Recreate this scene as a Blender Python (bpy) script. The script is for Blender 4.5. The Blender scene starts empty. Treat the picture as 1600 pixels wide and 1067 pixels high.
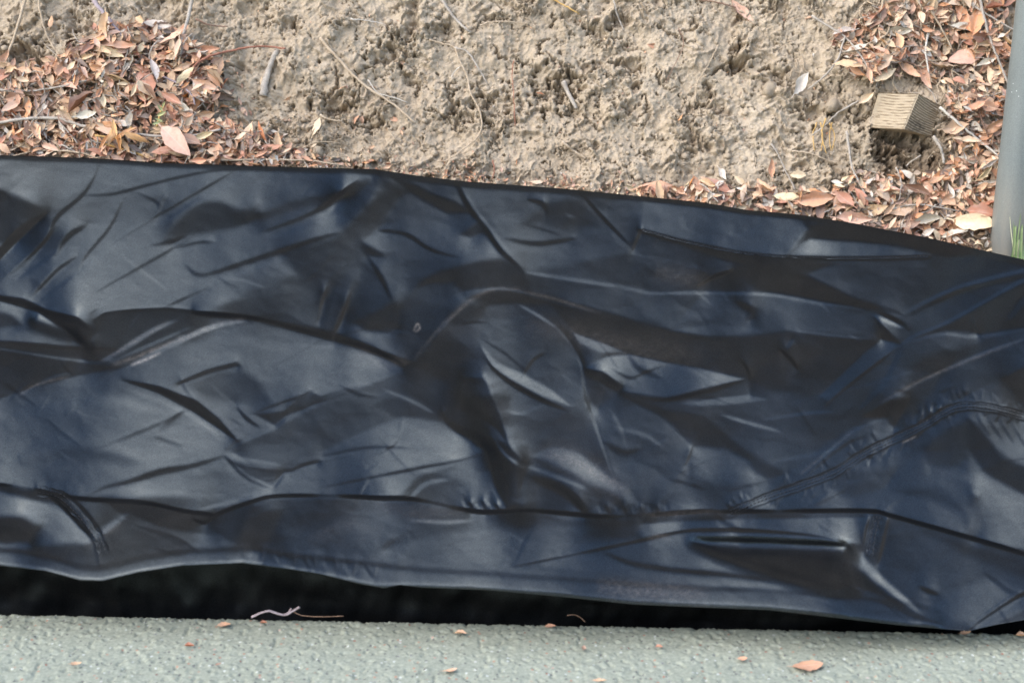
import bpy, math, random
import numpy as np
from mathutils import Vector, Matrix
random.seed(7)
rng = np.random.default_rng(11)
S = bpy.context.scene
C = S.collection
R = math.radians

# ------------------------------------------------------------------ camera
PITCH = R(22.0); H = 1.0; F = 60/36*1600
cam = bpy.data.cameras.new('camera'); camo = bpy.data.objects.new('camera', cam); C.objects.link(camo)
camo.location = (0, 0, H); camo.rotation_euler = (R(90)-PITCH, 0, 0)
cam.lens = 60; cam.sensor_width = 36; cam.clip_start = .05; cam.clip_end = 1000
cam.dof.use_dof = True; cam.dof.focus_distance = 2.22; cam.dof.aperture_fstop = 6.5
S.camera = camo
# ------------------------------------------------------------------ sky, sun, exposure
W = bpy.data.worlds.new('World'); S.world = W; W.use_nodes = True
wn = W.node_tree.nodes; wl = W.node_tree.links
sky = wn.new('ShaderNodeTexSky'); sky.sky_type = 'NISHITA'; sky.sun_disc = False
SUN_EL, SUN_ROT = R(46), R(242)      # sky rotation is clockwise from +Y
sky.sun_elevation = SUN_EL; sky.sun_rotation = SUN_ROT
sky.air_density = 1.0; sky.dust_density = 1.2; sky.ozone_density = 1.3
wn['Background'].inputs['Strength'].default_value = .15
wl.new(sky.outputs[0], wn['Background'].inputs['Color'])
sl = bpy.data.lights.new('sun', 'SUN'); sl.energy = 1.0; sl.angle = R(95); sl.color = (1, .93, .82)
so = bpy.data.objects.new('sun', sl); C.objects.link(so)
sd = Vector((math.sin(SUN_ROT)*math.cos(SUN_EL), math.cos(SUN_ROT)*math.cos(SUN_EL), math.sin(SUN_EL)))
so.rotation_euler = sd.to_track_quat('Z', 'Y').to_euler()
S.view_settings.view_transform = 'Standard'; S.view_settings.look = 'None'
S.view_settings.exposure = 1.95; S.view_settings.gamma = 1; S.view_settings.use_curve_mapping = False

# ------------------------------------------------------------------ helpers
def tag(o, label=None, cat=None, group=None, kind=None):
    if label: o['label'] = label
    if cat: o['category'] = cat
    if group: o['group'] = group
    if kind: o['kind'] = kind
    return o
def empty(name, loc=(0, 0, 0)):
    o = bpy.data.objects.new(name, None); C.objects.link(o); o.location = loc; o.empty_display_size = .02
    return o
def mesh_np(name, co, faces, mats, smooth=True, loc=(0, 0, 0), parent=None, mi=None):
    """co (n,3) array, faces list of equal length index arrays"""
    me = bpy.data.meshes.new(name)
    co = np.asarray(co, dtype=np.float32); faces = np.asarray(faces, dtype=np.int32)
    n = faces.shape[1]
    me.vertices.add(len(co)); me.vertices.foreach_set('co', co.ravel())
    me.loops.add(faces.size); me.loops.foreach_set('vertex_index', faces.ravel())
    me.polygons.add(len(faces)); me.polygons.foreach_set('loop_start', np.arange(0, faces.size, n, dtype=np.int32))
    if mi is not None: me.polygons.foreach_set('material_index', np.asarray(mi, dtype=np.int32))
    me.polygons.foreach_set('use_smooth', np.full(len(faces), smooth))
    me.update(calc_edges=True)
    for m in (mats if isinstance(mats, (list, tuple)) else [mats]): me.materials.append(m)
    o = bpy.data.objects.new(name, me); C.objects.link(o); o.location = loc
    if parent: o.parent = parent
    return o
def grid_faces(nr, nc, off=0):
    i = np.arange(nr-1)[:, None]*nc + np.arange(nc-1)[None, :]
    i = i.ravel()+off
    return np.stack([i, i+1, i+nc+1, i+nc], 1)
def vattr(o, name, col):
    a = o.data.attributes.new(name, 'FLOAT_COLOR', 'POINT')
    c = np.ones((len(col), 4), dtype=np.float32); c[:, :3] = col
    a.data.foreach_set('color', c.ravel())
def fattr(o, name, v):
    a = o.data.attributes.new(name, 'FLOAT', 'POINT'); a.data.foreach_set('value', np.asarray(v, dtype=np.float32).ravel())
def sstep(a, b, x):
    t = np.clip((x-a)/(b-a), 0, 1); return t*t*(3-2*t)
# rays (photo pixels 1600x1067)
cp, sp = math.cos(PITCH), math.sin(PITCH)
def ray(px, py):
    a = (np.asarray(px, float)-800)/F; v = (533.5-np.asarray(py, float))/F
    return np.stack(np.broadcast_arrays(a, cp+v*sp, -sp+v*cp), -1)      # depth-1 vector
CAM = np.array([0, 0, H])
def on_z(px, py, z=0.0):
    r = ray(px, py); t = (z-H)/r[..., 2]; return CAM + r*t[..., None]
# noise
def _h(ix, iy, s):
    h = (ix.astype(np.int64)*374761393 + iy.astype(np.int64)*668265263 + s*2147483647) & 0xffffffff
    h = ((h ^ (h >> 13))*1274126177) & 0xffffffff
    h = ((h ^ (h >> 16))*2246822519) & 0xffffffff
    return (h ^ (h >> 15)) & 0xffffffff
def perlin(x, y, s=0):
    ix = np.floor(x); iy = np.floor(y); fx = x-ix; fy = y-iy
    u = fx*fx*fx*(fx*(fx*6-15)+10); v = fy*fy*fy*(fy*(fy*6-15)+10)
    def g(dx, dy):
        a = _h(ix+dx, iy+dy, s)/4294967296.0*2*np.pi
        return np.cos(a)*(fx-dx)+np.sin(a)*(fy-dy)
    a = g(0, 0)+u*(g(1, 0)-g(0, 0)); b = g(0, 1)+u*(g(1, 1)-g(0, 1))
    return (a+v*(b-a))*1.41
def fbm(x, y, s=0, o=4, gain=.5):
    r = 0; a = 1
    for k in range(o):
        r = r+a*perlin(x*2**k+17.3*k, y*2**k-9.1*k, s+k); a *= gain
    return r
def worley(x, y, s=0):
    ix = np.floor(x); iy = np.floor(y)
    f1 = np.full(x.shape, 9.0); f2 = np.full(x.shape, 9.0); cid = np.zeros(x.shape); tx = np.zeros(x.shape); ty = np.zeros(x.shape)
    for dx in (-1, 0, 1):
        for dy in (-1, 0, 1):
            cx = ix+dx; cy = iy+dy
            qx = cx+.1+.8*_h(cx, cy, s)/4294967296.0; qy = cy+.1+.8*_h(cx, cy, s+91)/4294967296.0
            d = np.hypot(x-qx, y-qy); nw = d < f1
            f2 = np.where(nw, f1, np.minimum(f2, d)); f1 = np.where(nw, d, f1)
            cid = np.where(nw, _h(cx, cy, s+7)/4294967296.0, cid)
            tx = np.where(nw, x-qx, tx); ty = np.where(nw, y-qy, ty)
    return f1, f2, cid, tx, ty
def seg_dist(X, Y, pts):
    """distance to polyline, arc fraction, signed side (+ = below/right in y-down px)"""
    pts = np.asarray(pts, float); L = np.r_[0, np.cumsum(np.hypot(*np.diff(pts, axis=0).T))]
    best = np.full(X.shape, 1e9); arc = np.zeros(X.shape); side = np.zeros(X.shape)
    for i in range(len(pts)-1):
        a, b = pts[i], pts[i+1]; d = b-a; l2 = d@d
        t = np.clip(((X-a[0])*d[0]+(Y-a[1])*d[1])/l2, 0, 1)
        ex = X-a[0]-t*d[0]; ey = Y-a[1]-t*d[1]; q = np.hypot(ex, ey); m = q < best
        best = np.where(m, q, best); arc = np.where(m, (L[i]+t*math.sqrt(l2))/L[-1], arc)
        side = np.where(m, np.sign(d[0]*(Y-a[1])-d[1]*(X-a[0])), side)
    return best, arc, side
def inside(X, Y, poly):
    r = np.zeros(X.shape, bool); n = len(poly)
    for i in range(n):
        x1, y1 = poly[i]; x2, y2 = poly[(i+1) % n]
        if y1 == y2: continue
        c = ((y1 > Y) != (y2 > Y)) & (X < (x2-x1)*(Y-y1)/(y2-y1)+x1); r ^= c
    return r
def smooth_line(pts, n):
    """Catmull-Rom resample of a polyline (any dimension)"""
    p = np.asarray(pts, float); p = np.vstack([2*p[0]-p[1], p, 2*p[-1]-p[-2]]); out = []
    m = len(p)-3
    for k in range(n):
        u = k/(n-1)*m; i = min(int(u), m-1); t = u-i
        a, b, c, d = p[i], p[i+1], p[i+2], p[i+3]
        out.append(.5*((2*b)+(-a+c)*t+(2*a-5*b+4*c-d)*t*t+(-a+3*b-3*c+d)*t**3))
    return np.array(out)
def tube_np(P, rad, k=6, seed=0, rough=.12):
    """tapered bumpy tube through P; rad scalar or array"""
    P = np.asarray(P, float); n = len(P); rad = np.broadcast_to(rad, n).copy()
    T = np.gradient(P, axis=0); T /= np.linalg.norm(T, axis=1)[:, None]+1e-9
    up = np.array([.3, -.7, .6]); A = np.cross(T, up); A /= np.linalg.norm(A, axis=1)[:, None]+1e-9; B = np.cross(T, A)
    r_ = np.random.default_rng(seed); ph = np.arange(k)/k*2*np.pi
    rr = rad[:, None]*(1+rough*r_.normal(size=(n, k)))
    co = P[:, None]+rr[..., None]*(np.cos(ph)[None, :, None]*A[:, None]+np.sin(ph)[None, :, None]*B[:, None])
    co = co.reshape(-1, 3); f = []
    for i in range(n-1):
        for j in range(k):
            a = i*k+j; b = i*k+(j+1) % k; f.append((a, b, b+k, a+k))
    co = np.vstack([co, P[0], P[-1]]); e0 = len(co)-2; e1 = e0+1
    for j in range(k):
        f.append((e0, (j+1) % k, j, e0)); f.append((e1, (n-1)*k+j, (n-1)*k+(j+1) % k, e1))
    return co, f
def tube_obj(name, P, rad, mat, k=6, seed=0, parent=None, rough=.12):
    co, f = tube_np(P, rad, k, seed, rough)
    me = bpy.data.meshes.new(name); me.from_pydata([tuple(c) for c in co], [], [tuple(dict.fromkeys(q)) for q in f]); me.update()
    for p in me.polygons: p.use_smooth = True
    me.materials.append(mat); o = bpy.data.objects.new(name, me); C.objects.link(o)
    if parent: o.parent = parent
    return o
# materials
class NM:
    def __init__(s, name):
        s.m = bpy.data.materials.new(name); s.m.use_nodes = True; s.t = s.m.node_tree; s.n = s.t.nodes; s.l = s.t.links
        s.b = s.n.get('Principled BSDF'); s.out = s.n.get('Material Output')
    def new(s, ty, **kw):
        n = s.n.new(ty)
        for k, v in kw.items(): setattr(n, k, v)
        return n
    def inp(s, sock, v):
        if isinstance(v, bpy.types.NodeSocket): s.l.new(v, sock)
        elif isinstance(v, (tuple, list)): sock.default_value = (*v, 1) if len(v) == 3 and sock.type == 'RGBA' else v
        else: sock.default_value = v
    def noise(s, scale, detail=4, rough=.55, vec=None, out='Fac', dist=0):
        n = s.new('ShaderNodeTexNoise'); n.inputs['Scale'].default_value = scale; n.inputs['Detail'].default_value = detail
        n.inputs['Roughness'].default_value = rough; n.inputs['Distortion'].default_value = dist
        s.l.new(vec if vec is not None else s.coord(), n.inputs['Vector']); return n.outputs[out]
    def coord(s):
        if not hasattr(s, '_c'): s._c = s.new('ShaderNodeTexCoord').outputs['Object']
        return s._c
    def vor(s, scale, feat='F1', out='Distance', vec=None):
        n = s.new('ShaderNodeTexVoronoi', feature=feat); n.inputs['Scale'].default_value = scale
        s.l.new(vec if vec is not None else s.coord(), n.inputs['Vector']); return n.outputs[out]
    def ramp(s, fac, stops, interp='LINEAR'):
        n = s.new('ShaderNodeValToRGB'); n.color_ramp.interpolation = interp; e = n.color_ramp.elements
        while len(e) < len(stops): e.new(.5)
        for q, (p, c) in zip(e, stops): q.position = p; q.color = (*c, 1) if not isinstance(c, (int, float)) else (c, c, c, 1)
        s.l.new(fac, n.inputs[0]); return n.outputs[0]
    def mix(s, f, a, b, mode='MIX'):
        n = s.new('ShaderNodeMix', data_type='RGBA', blend_type=mode)
        s.inp(n.inputs[0], f); s.inp(n.inputs[6], a); s.inp(n.inputs[7], b); return n.outputs[2]
    def math(s, op, a, b=0.0, c=0.0):
        n = s.new('ShaderNodeMath', operation=op); s.inp(n.inputs[0], a); s.inp(n.inputs[1], b)
        if op == 'MULTIPLY_ADD': s.inp(n.inputs[2], c)
        return n.outputs[0]
    def attr(s, name, out='Color'): 
        n = s.new('ShaderNodeAttribute'); n.attribute_name = name; return n.outputs[out]
    def bump(s, h, strength=.5, dist=.001, normal=None):
        n = s.new('ShaderNodeBump'); n.inputs['Strength'].default_value = strength; n.inputs['Distance'].default_value = dist
        s.l.new(h, n.inputs['Height'])
        if normal is not None: s.l.new(normal, n.inputs['Normal'])
        return n.outputs[0]
    def done(s, **kw):
        for k, v in kw.items(): s.inp(s.b.inputs[k.replace('_', ' ')], v)
        return s.m
# ================================================================== THE TARPAULIN
# relief of the sheet: a map of how steeply each patch of cloth lies (0 = nearly level, 1 = steep), integrated to a surface
PX0, PX1, PY0, PY1, ST = -170, 1770, 196, 1036, 2.0
gx = np.arange(PX0, PX1+.1, ST); gy = np.arange(PY0, PY1+.1, ST)
GX, GY = np.meshgrid(gx, gy)
top_pts = [(-170, 240), (0, 245), (150, 250), (250, 257), (400, 262), (500, 265), (586, 267), (650, 277), (725, 286), (875, 297), (987, 308), (1100, 319), (1169, 331), (1250, 338), (1337, 352), (1450, 374), (1555, 398), (1600, 408), (1770, 440)]
pave_pts = [(-170, 958), (0, 959), (250, 961), (500, 963), (700, 968), (900, 974), (1100, 977), (1306, 982), (1516, 988), (1600, 990), (1770, 995)]
lip_pts = [(-170, 874), (0, 884), (71, 892), (125, 907), (160, 908), (214, 895), (285, 884), (378, 880), (449, 889), (500, 897), (560, 912), (600, 919), (624, 914), (660, 918), (762, 922), (875, 932), (987, 944), (1100, 949), (1200, 953), (1306, 965), (1400, 976), (1480, 983), (1516, 985), (1560, 975), (1600, 968), (1770, 950)]
def curve(pts, x): p = np.array(pts, float); return np.interp(x, p[:, 0], p[:, 1])
T = np.full(GX.shape, .55)
GR = np.zeros(GX.shape)          # direct relief (log depth)
DUST = np.zeros(GX.shape)
def box(pts, m):
    p = np.array(pts, float); x0, y0 = p.min(0)-m; x1, y1 = p.max(0)+m
    i0, i1 = np.clip([int((x0-PX0)/ST), int((x1-PX0)/ST)+2], 0, len(gx)); j0, j1 = np.clip([int((y0-PY0)/ST), int((y1-PY0)/ST)+2], 0, len(gy))
    return slice(j0, j1), slice(i0, i1)
def reg(t, pts, soft=3, a=1.0, arr=None):
    arr = T if arr is None else arr
    sl_ = box(pts, soft*2+2); X, Y = GX[sl_], GY[sl_]
    if X.size == 0: return
    d, _, _ = seg_dist(X, Y, list(pts)+[pts[0]]); s = np.where(inside(X, Y, pts), d, -d)
    al = sstep(-soft, soft, s)*a; arr[sl_] = arr[sl_]*(1-al)+t*al
def strk(dt, w, pts, g=1.0, taper=True, sm=True):
    """crease: dt<0 darker/level groove, dt>0 ridge facing up"""
    if sm and len(pts) > 2: pts = smooth_line(pts, len(pts)*4)
    sl_ = box(pts, w*3+2); X, Y = GX[sl_], GY[sl_]
    if X.size == 0: return
    d, u, _ = seg_dist(X, Y, pts); tp = np.sqrt(np.clip(4*u*(1-u), 0, 1))*.85+.15 if taper else 1
    k = np.exp(-(d/(w*(.35+.65*tp)))**2)*tp
    T[sl_] += dt*k; GR[sl_] -= np.sign(dt)*g*k*w*.00007*(1 if dt < 0 else .6)
def jump(dz, w, pts):
    """front fold whose crest hides the hollow behind it"""
    pts = smooth_line(pts, len(pts)*4); sl_ = box(pts, 60); X, Y = GX[sl_], GY[sl_]
    d, u, _ = seg_dist(X, Y, pts); p = np.array(pts); yc = np.interp(X, p[:, 0], p[:, 1]); s = yc-Y   # >0 above crest
    tp = np.sqrt(np.clip(4*u*(1-u)*2.2, 0, 1))
    tp = tp*np.clip(.5+1.1*perlin(X/95, X*0+3.3, 300), .04, 1.2)
    JG[sl_] += tp*dz/1.9*np.exp(-((s-w)/(w*.75))**2)/(w*.75*1.7725)
JG = np.zeros(GX.shape)
# --- base tones, coarse
for t, pts, so_ in [
 (.88, [(-170, 200), (600, 200), (600, 420), (330, 500), (-170, 520)], 25),
 (.70, [(-170, 620), (0, 637), (235, 560), (400, 500), (640, 580), (560, 700), (440, 780), (-170, 780)], 10),
 (.68, [(600, 250), (1000, 290), (1000, 420), (600, 480)], 25),
 (.52, [(1000, 290), (1770, 420), (1770, 640), (1300, 640), (1000, 520)], 20),
 (.36, [(700, 440), (1350, 480), (1430, 640), (1300, 740), (1000, 800), (640, 790), (640, 600)], 25),
 (.55, [(1250, 780), (1480, 640), (1770, 640), (1770, 900), (1480, 830), (1380, 800)], 12),
 (.36, [(-170, 770), (150, 775), (560, 780), (760, 800), (1130, 802), (1360, 800), (1480, 832), (1770, 900), (1770, 1036), (-170, 1036)], 6)]:
    reg(t, pts, so_)
# --- upper left field
reg(.45, [(-170, 240), (0, 296), (22, 303), (73, 329), (66, 336), (22, 369), (0, 383), (-170, 450)], 6)
reg(.0, [(-60, 440), (0, 387), (22, 362), (48, 343), (75, 331), (48, 358), (22, 383), (0, 405), (-60, 470)], 2)
strk(-.45, 3, [(15, 427), (40, 405), (73, 373), (88, 340), (128, 305), (146, 278), (153, 259)])
strk(-.45, 2.5, [(128, 305), (175, 303), (219, 292), (274, 278), (329, 267), (380, 264)])
strk(-.5, 5, [(86, 400), (106, 369), (135, 351)]); strk(-.4, 3, [(121, 424), (135, 398), (172, 354), (190, 315)])
strk(-.6, 4, [(48, 464), (73, 438), (91, 420), (120, 400)]); strk(-.35, 4, [(7, 433), (37, 413), (66, 380), (90, 352)])
strk(.2, 4, [(25, 437), (60, 412), (100, 380)]); strk(.15, 6, [(60, 470), (150, 400), (210, 350)])
strk(-.45, 3, [(234, 343), (263, 327), (311, 299), (365, 267)]); strk(.15, 5, [(240, 352), (320, 306), (375, 275)])
strk(-.25, 3, [(150, 455), (230, 410), (300, 370)]); strk(-.2, 3, [(215, 300), (250, 320), (240, 345)])
reg(.50, [(256, 376), (267, 354), (292, 329), (314, 312), (351, 316), (373, 329), (402, 321), (406, 336), (376, 354), (336, 365), (292, 369), (270, 383)], 8)
strk(-.3, 3, [(234, 383), (270, 376), (292, 367)]); strk(-.4, 3, [(274, 387), (311, 378), (336, 378)])
strk(-.28, 10, [(380, 345), (470, 315), (560, 300)]); strk(-.5, 4, [(409, 362), (471, 340), (512, 318), (560, 281)])
strk(.12, 6, [(420, 370), (490, 345), (560, 305)])
reg(.46, [(329, 482), (402, 449), (457, 427), (439, 394), (530, 365), (570, 320), (600, 330), (640, 540), (560, 541), (512, 522), (402, 500), (329, 486)], 12)
reg(.62, [(330, 455), (380, 425), (430, 425), (450, 450), (390, 475)], 16, .7)
strk(-.5, 5, [(289, 413), (316, 429), (384, 409), (439, 391), (493, 373), (530, 363)]); strk(.15, 5, [(330, 440), (390, 420), (450, 400)])
strk(-.35, 3, [(255, 480), (300, 460), (330, 446)]); strk(-.5, 4, [(497, 504), (504, 468), (515, 438), (537, 413)])
strk(.2, 5, [(507, 500), (514, 468), (525, 440)]); strk(-.55, 5, [(519, 526), (534, 493), (552, 449), (560, 420)])
reg(.74, [(530, 524), (552, 486), (572, 455), (600, 480), (640, 545), (580, 535)], 8, .8)
# left bulge
reg(.42, [(146, 500), (164, 489), (205, 484), (270, 482), (398, 500), (329, 519), (205, 572), (180, 565), (155, 545)], 3)
strk(-.3, 2.5, [(146, 502), (164, 489), (205, 484), (270, 482), (347, 493)], g=2)
strk(.45, 4, [(157, 566), (205, 537), (240, 515), (275, 500)]); strk(.6, 4, [(197, 574), (256, 544), (329, 511), (387, 500)], g=2)
strk(.3, 3, [(170, 566), (230, 540), (300, 510)])
reg(.16, [(398, 500), (457, 515), (512, 530), (560, 544), (609, 563), (627, 574), (646, 566), (609, 553), (560, 533), (512, 518), (457, 506)], 3)
jump(.02, 3, [(300, 492), (398, 500), (457, 515), (512, 530), (560, 542), (609, 561), (630, 572)])
reg(.0, [(-60, 455), (0, 462), (37, 467), (73, 484), (121, 495), (148, 515), (142, 542), (128, 541), (106, 519), (55, 486), (0, 470), (-60, 465)], 3)
reg(.78, [(-170, 480), (0, 476), (55, 489), (102, 522), (126, 541), (62, 537), (0, 531), (-170, 520)], 4)
reg(.35, [(-60, 480), (0, 486), (22, 493), (33, 508), (0, 515), (-60, 515)], 6)
reg(.24, [(-170, 535), (0, 533), (110, 543), (183, 544), (157, 564), (205, 572), (121, 587), (48, 607), (0, 622), (-170, 660)], 2.5)
strk(.35, 2.5, [(-60, 540), (0, 545), (100, 560), (205, 573)]); strk(-.3, 3, [(0, 533), (60, 538), (110, 543), (183, 545)])
strk(.25, 3, [(30, 618), (80, 590), (120, 580)])
# --- lower left field
reg(.0, [(190, 593), (249, 604), (306, 626), (342, 654), (372, 690), (342, 669), (299, 641), (249, 614)], 1.8)
strk(.12, 5, [(200, 607), (250, 624), (300, 648), (345, 680)])
reg(.2, [(274, 599), (321, 578), (370, 565), (376, 572), (335, 581), (278, 601)], 2)
reg(.48, [(296, 599), (338, 581), (378, 574), (410, 599), (420, 628), (356, 631), (321, 621)], 9)
strk(-.5, 2.5, [(370, 635), (385, 653), (406, 667)]); strk(-.5, 2.5, [(392, 647), (427, 633), (481, 613), (517, 588), (560, 560)])
strk(.15, 5, [(290, 600), (310, 630), (350, 665)]); strk(-.3, 3, [(280, 590), (300, 620), (330, 645)])
reg(.28, [(399, 647), (445, 642), (463, 621), (513, 608), (560, 601), (560, 612), (499, 630), (445, 651), (431, 665)], 3)
reg(.42, [(370, 690), (431, 667), (499, 632), (560, 613), (600, 620), (640, 650), (560, 706), (481, 724), (449, 733), (392, 727), (363, 706)], 4)
strk(.3, 3, [(358, 698), (400, 680), (431, 666), (455, 645)]); strk(-.4, 3, [(352, 704), (368, 690), (378, 686)])
strk(-.5, 3, [(351, 711), (374, 726), (445, 735), (481, 724), (560, 708)]); strk(.2, 4, [(360, 708), (385, 716), (440, 726)])
strk(-.5, 3, [(351, 713), (385, 745), (424, 763)]); strk(.3, 3, [(445, 735), (436, 750), (426, 765)])
strk(-.5, 5, [(351, 711), (299, 727), (249, 736), (199, 752), (167, 759), (135, 773)])
reg(.33, [(363, 720), (445, 737), (427, 759), (385, 742)], 3)
reg(.5, [(290, 745), (345, 722), (385, 748), (415, 766), (330, 790), (290, 775)], 10, .8)
strk(.4, 4, [(313, 795), (350, 786), (392, 774), (424, 761)]); reg(.58, [(424, 765), (560, 712), (640, 690), (640, 720), (560, 749), (424, 778)], 5)
strk(-.2, 4, [(150, 700), (250, 660), (290, 640)]); strk(-.18, 4, [(240, 680), (285, 695)]); strk(-.15, 6, [(250, 670), (285, 640)])
strk(.15, 12, [(0, 650), (150, 620), (260, 640)]); strk(-.12, 14, [(30, 720), (120, 700), (220, 720)])
strk(-.35, 3, [(530, 600), (555, 612), (590, 620)]); strk(-.45, 3, [(500, 595), (537, 569), (564, 550)])
# --- middle: blue stripe to top corner, saddle
strk(-.45, 9, [(500, 329), (537, 302), (579, 278)])
reg(.42, [(594, 272), (635, 299), (612, 325), (570, 374), (556, 407), (520, 460), (480, 440), (530, 370), (585, 310)], 8)
reg(.70, [(590, 359), (657, 317), (687, 329), (740, 347), (781, 389), (710, 400), (650, 392), (575, 396), (567, 381)], 5)
reg(.66, [(575, 400), (650, 396), (740, 398), (700, 420), (640, 450), (600, 470), (580, 430)], 6)
strk(-.4, 3, [(590, 359), (635, 366), (672, 389), (717, 402)]); reg(.28, [(560, 375), (580, 385), (600, 400), (570, 400)], 5)
reg(.32, [(612, 276), (650, 290), (672, 303), (710, 315), (735, 331), (700, 334), (676, 320), (640, 300)], 6)
strk(-.6, 5, [(714, 287), (732, 321), (762, 359), (781, 389), (815, 422), (819, 440)]); strk(.18, 6, [(726, 300), (750, 335), (795, 388)])
reg(.35, [(720, 366), (745, 347), (760, 362), (735, 372)], 4)
reg(.64, [(785, 389), (735, 321), (849, 317), (905, 306), (987, 392), (931, 407), (837, 422), (811, 411)], 5)
reg(.42, [(850, 320), (905, 310), (935, 345), (880, 360), (820, 345)], 12, .8)
strk(-.5, 3, [(825, 312), (848, 318), (852, 330)]); strk(-.35, 4, [(790, 372), (840, 380), (900, 372)])
strk(-.5, 2.5, [(909, 302), (942, 340), (987, 385)]); reg(.6, [(914, 302), (984, 317), (1002, 359), (988, 385)], 3)
strk(-.5, 3, [(987, 394), (993, 378), (1002, 359)]); strk(.3, 3, [(990, 396), (1050, 405), (1110, 425)])
reg(.5, [(905, 410), (987, 394), (1100, 425), (1090, 448), (1032, 456), (875, 432), (830, 424)], 6)
reg(.30, [(640, 470), (655, 440), (690, 422), (740, 408), (785, 402), (815, 422), (830, 440), (830, 460), (800, 455), (740, 462), (715, 490), (650, 500)], 7)
strk(.3, 3, [(819, 424), (875, 434), (950, 445), (1032, 458), (1100, 452)]); reg(.45, [(825, 428), (950, 448), (1032, 461), (1100, 460), (1100, 515), (1040, 512), (915, 477), (825, 452)], 4)
reg(.18, [(725, 460), (800, 452), (915, 479), (1025, 512), (1100, 527), (1200, 540), (1200, 590), (1100, 575), (1020, 568), (976, 550), (897, 520), (860, 475), (760, 475)], 5)
strk(.25, 2, [(700, 462), (760, 452), (800, 453), (860, 470), (940, 490)]); strk(.25, 2, [(660, 500), (700, 470), (760, 455)])
reg(.5, [(555, 410), (597, 430), (612, 471), (556, 505), (545, 475)], 7)
strk(-.3, 4, [(575, 400), (597, 435), (612, 468)])
reg(.25, [(550, 503), (612, 473), (657, 478), (640, 508), (612, 522), (575, 518)], 7)
reg(.52, [(627, 478), (650, 451), (710, 440), (725, 467), (702, 490), (680, 527), (642, 561), (590, 533), (624, 514)], 6)
strk(.45, 3, [(646, 566), (665, 539), (687, 512), (706, 494)], g=2)
reg(.68, [(500, 552), (530, 541), (575, 556), (616, 577), (564, 599), (500, 619), (470, 600)], 3)
reg(.22, [(700, 500), (730, 474), (758, 475), (750, 500), (760, 560), (775, 600), (800, 660), (760, 690), (700, 640), (660, 610), (646, 570)], 8)
reg(.36, [(646, 570), (700, 600), (690, 645), (640, 655), (560, 690), (500, 700), (490, 640), (570, 600)], 8, .9)
strk(.25, 3, [(600, 608), (640, 624), (680, 645)]); strk(.2, 3, [(500, 624), (560, 602), (620, 580)])
# right of the crest
reg(.40, [(762, 480), (811, 474), (871, 512), (909, 569), (916, 644), (840, 622), (785, 570), (750, 535)], 5)
reg(.72, [(752, 540), (777, 567), (819, 585), (860, 608), (892, 634), (849, 619), (800, 593), (768, 570)], 2)
strk(-.5, 3, [(760, 560), (775, 580), (805, 602), (850, 626), (885, 640)]); strk(.4, 2.5, [(811, 476), (840, 492), (869, 511)])
strk(-.3, 3, [(815, 590), (830, 565), (850, 550)]); strk(.5, 2.5, [(871, 512), (895, 540), (909, 569), (916, 625), (924, 641), (950, 720), (960, 745)], g=3)
reg(.18, [(873, 508), (897, 520), (915, 572), (945, 610), (935, 640), (921, 625), (912, 572)], 4)
reg(.6, [(897, 520), (978, 550), (940, 551), (905, 536)], 2); reg(.80, [(916, 574), (950, 557), (984, 554), (1044, 567), (1100, 577), (1161, 592), (1094, 607), (1041, 621), (972, 611), (931, 578)], 2.5)
reg(.05, [(914, 576), (942, 580), (973, 603), (966, 613), (916, 586)], 3)
strk(-.4, 3, [(955, 575), (985, 590), (1010, 580), (1040, 570)]); strk(-.3, 5, [(984, 556), (1000, 575), (1035, 590)])
reg(.50, [(925, 650), (968, 612), (1040, 652), (1079, 692), (1070, 730), (1025, 790), (990, 770), (957, 742)], 6)
reg(.20, [(965, 614), (1040, 640), (1100, 650), (1160, 700), (1230, 740), (1200, 748), (1130, 706), (1081, 697), (1040, 654)], 5)
strk(-.4, 3, [(1081, 697), (1076, 715), (1070, 728)]); reg(.58, [(1083, 700), (1135, 702), (1170, 720), (1180, 750), (1120, 760), (1080, 740)], 7)
strk(.2, 4, [(960, 665), (1010, 680), (1040, 700)]); strk(-.3, 6, [(945, 690), (975, 705), (1000, 700)])
# deep pit
reg(.0, [(722, 590), (758, 590), (785, 656), (796, 697), (826, 724), (815, 761), (811, 797), (785, 797), (774, 765), (762, 709), (740, 688), (710, 673), (690, 652), (690, 643), (715, 640)], 4)
reg(.22, [(692, 641), (710, 637), (747, 649), (777, 671), (789, 690), (774, 686), (755, 679), (725, 667), (699, 656)], 3)
strk(.35, 3, [(770, 680), (785, 705), (805, 722), (830, 738)]); strk(.25, 3, [(790, 640), (815, 645), (840, 634)])
reg(.64, [(500, 709), (575, 672), (631, 652), (688, 658), (710, 677), (759, 706), (700, 728), (650, 745), (620, 778), (500, 776)], 5)
strk(-.45, 3, [(759, 706), (710, 720), (650, 731), (575, 746), (500, 761)]); strk(-.35, 3, [(500, 712), (575, 698), (642, 699)])
strk(-.25, 3, [(630, 655), (620, 690), (585, 712)]); strk(-.35, 3, [(575, 750), (560, 775)])
reg(.40, [(759, 709), (764, 761), (784, 797), (740, 797), (688, 791), (650, 780), (685, 745)], 4)
for k in range(7): strk(-.5 if k % 2 else .4, 3, [(724+k*10, 780+(k % 3)*2), (730+k*10, 797)], g=3)
strk(.35, 4, [(640, 778), (665, 755), (700, 748)]); strk(.3, 4, [(770, 760), (780, 780), (785, 797)])
reg(.30, [(800, 650), (840, 640), (910, 650), (945, 720), (960, 745), (1006, 800), (900, 803), (815, 797), (830, 735)], 8)
reg(.60, [(835, 712), (862, 697), (905, 709), (950, 742), (987, 765), (1006, 800), (950, 765), (894, 738)], 6)
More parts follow.
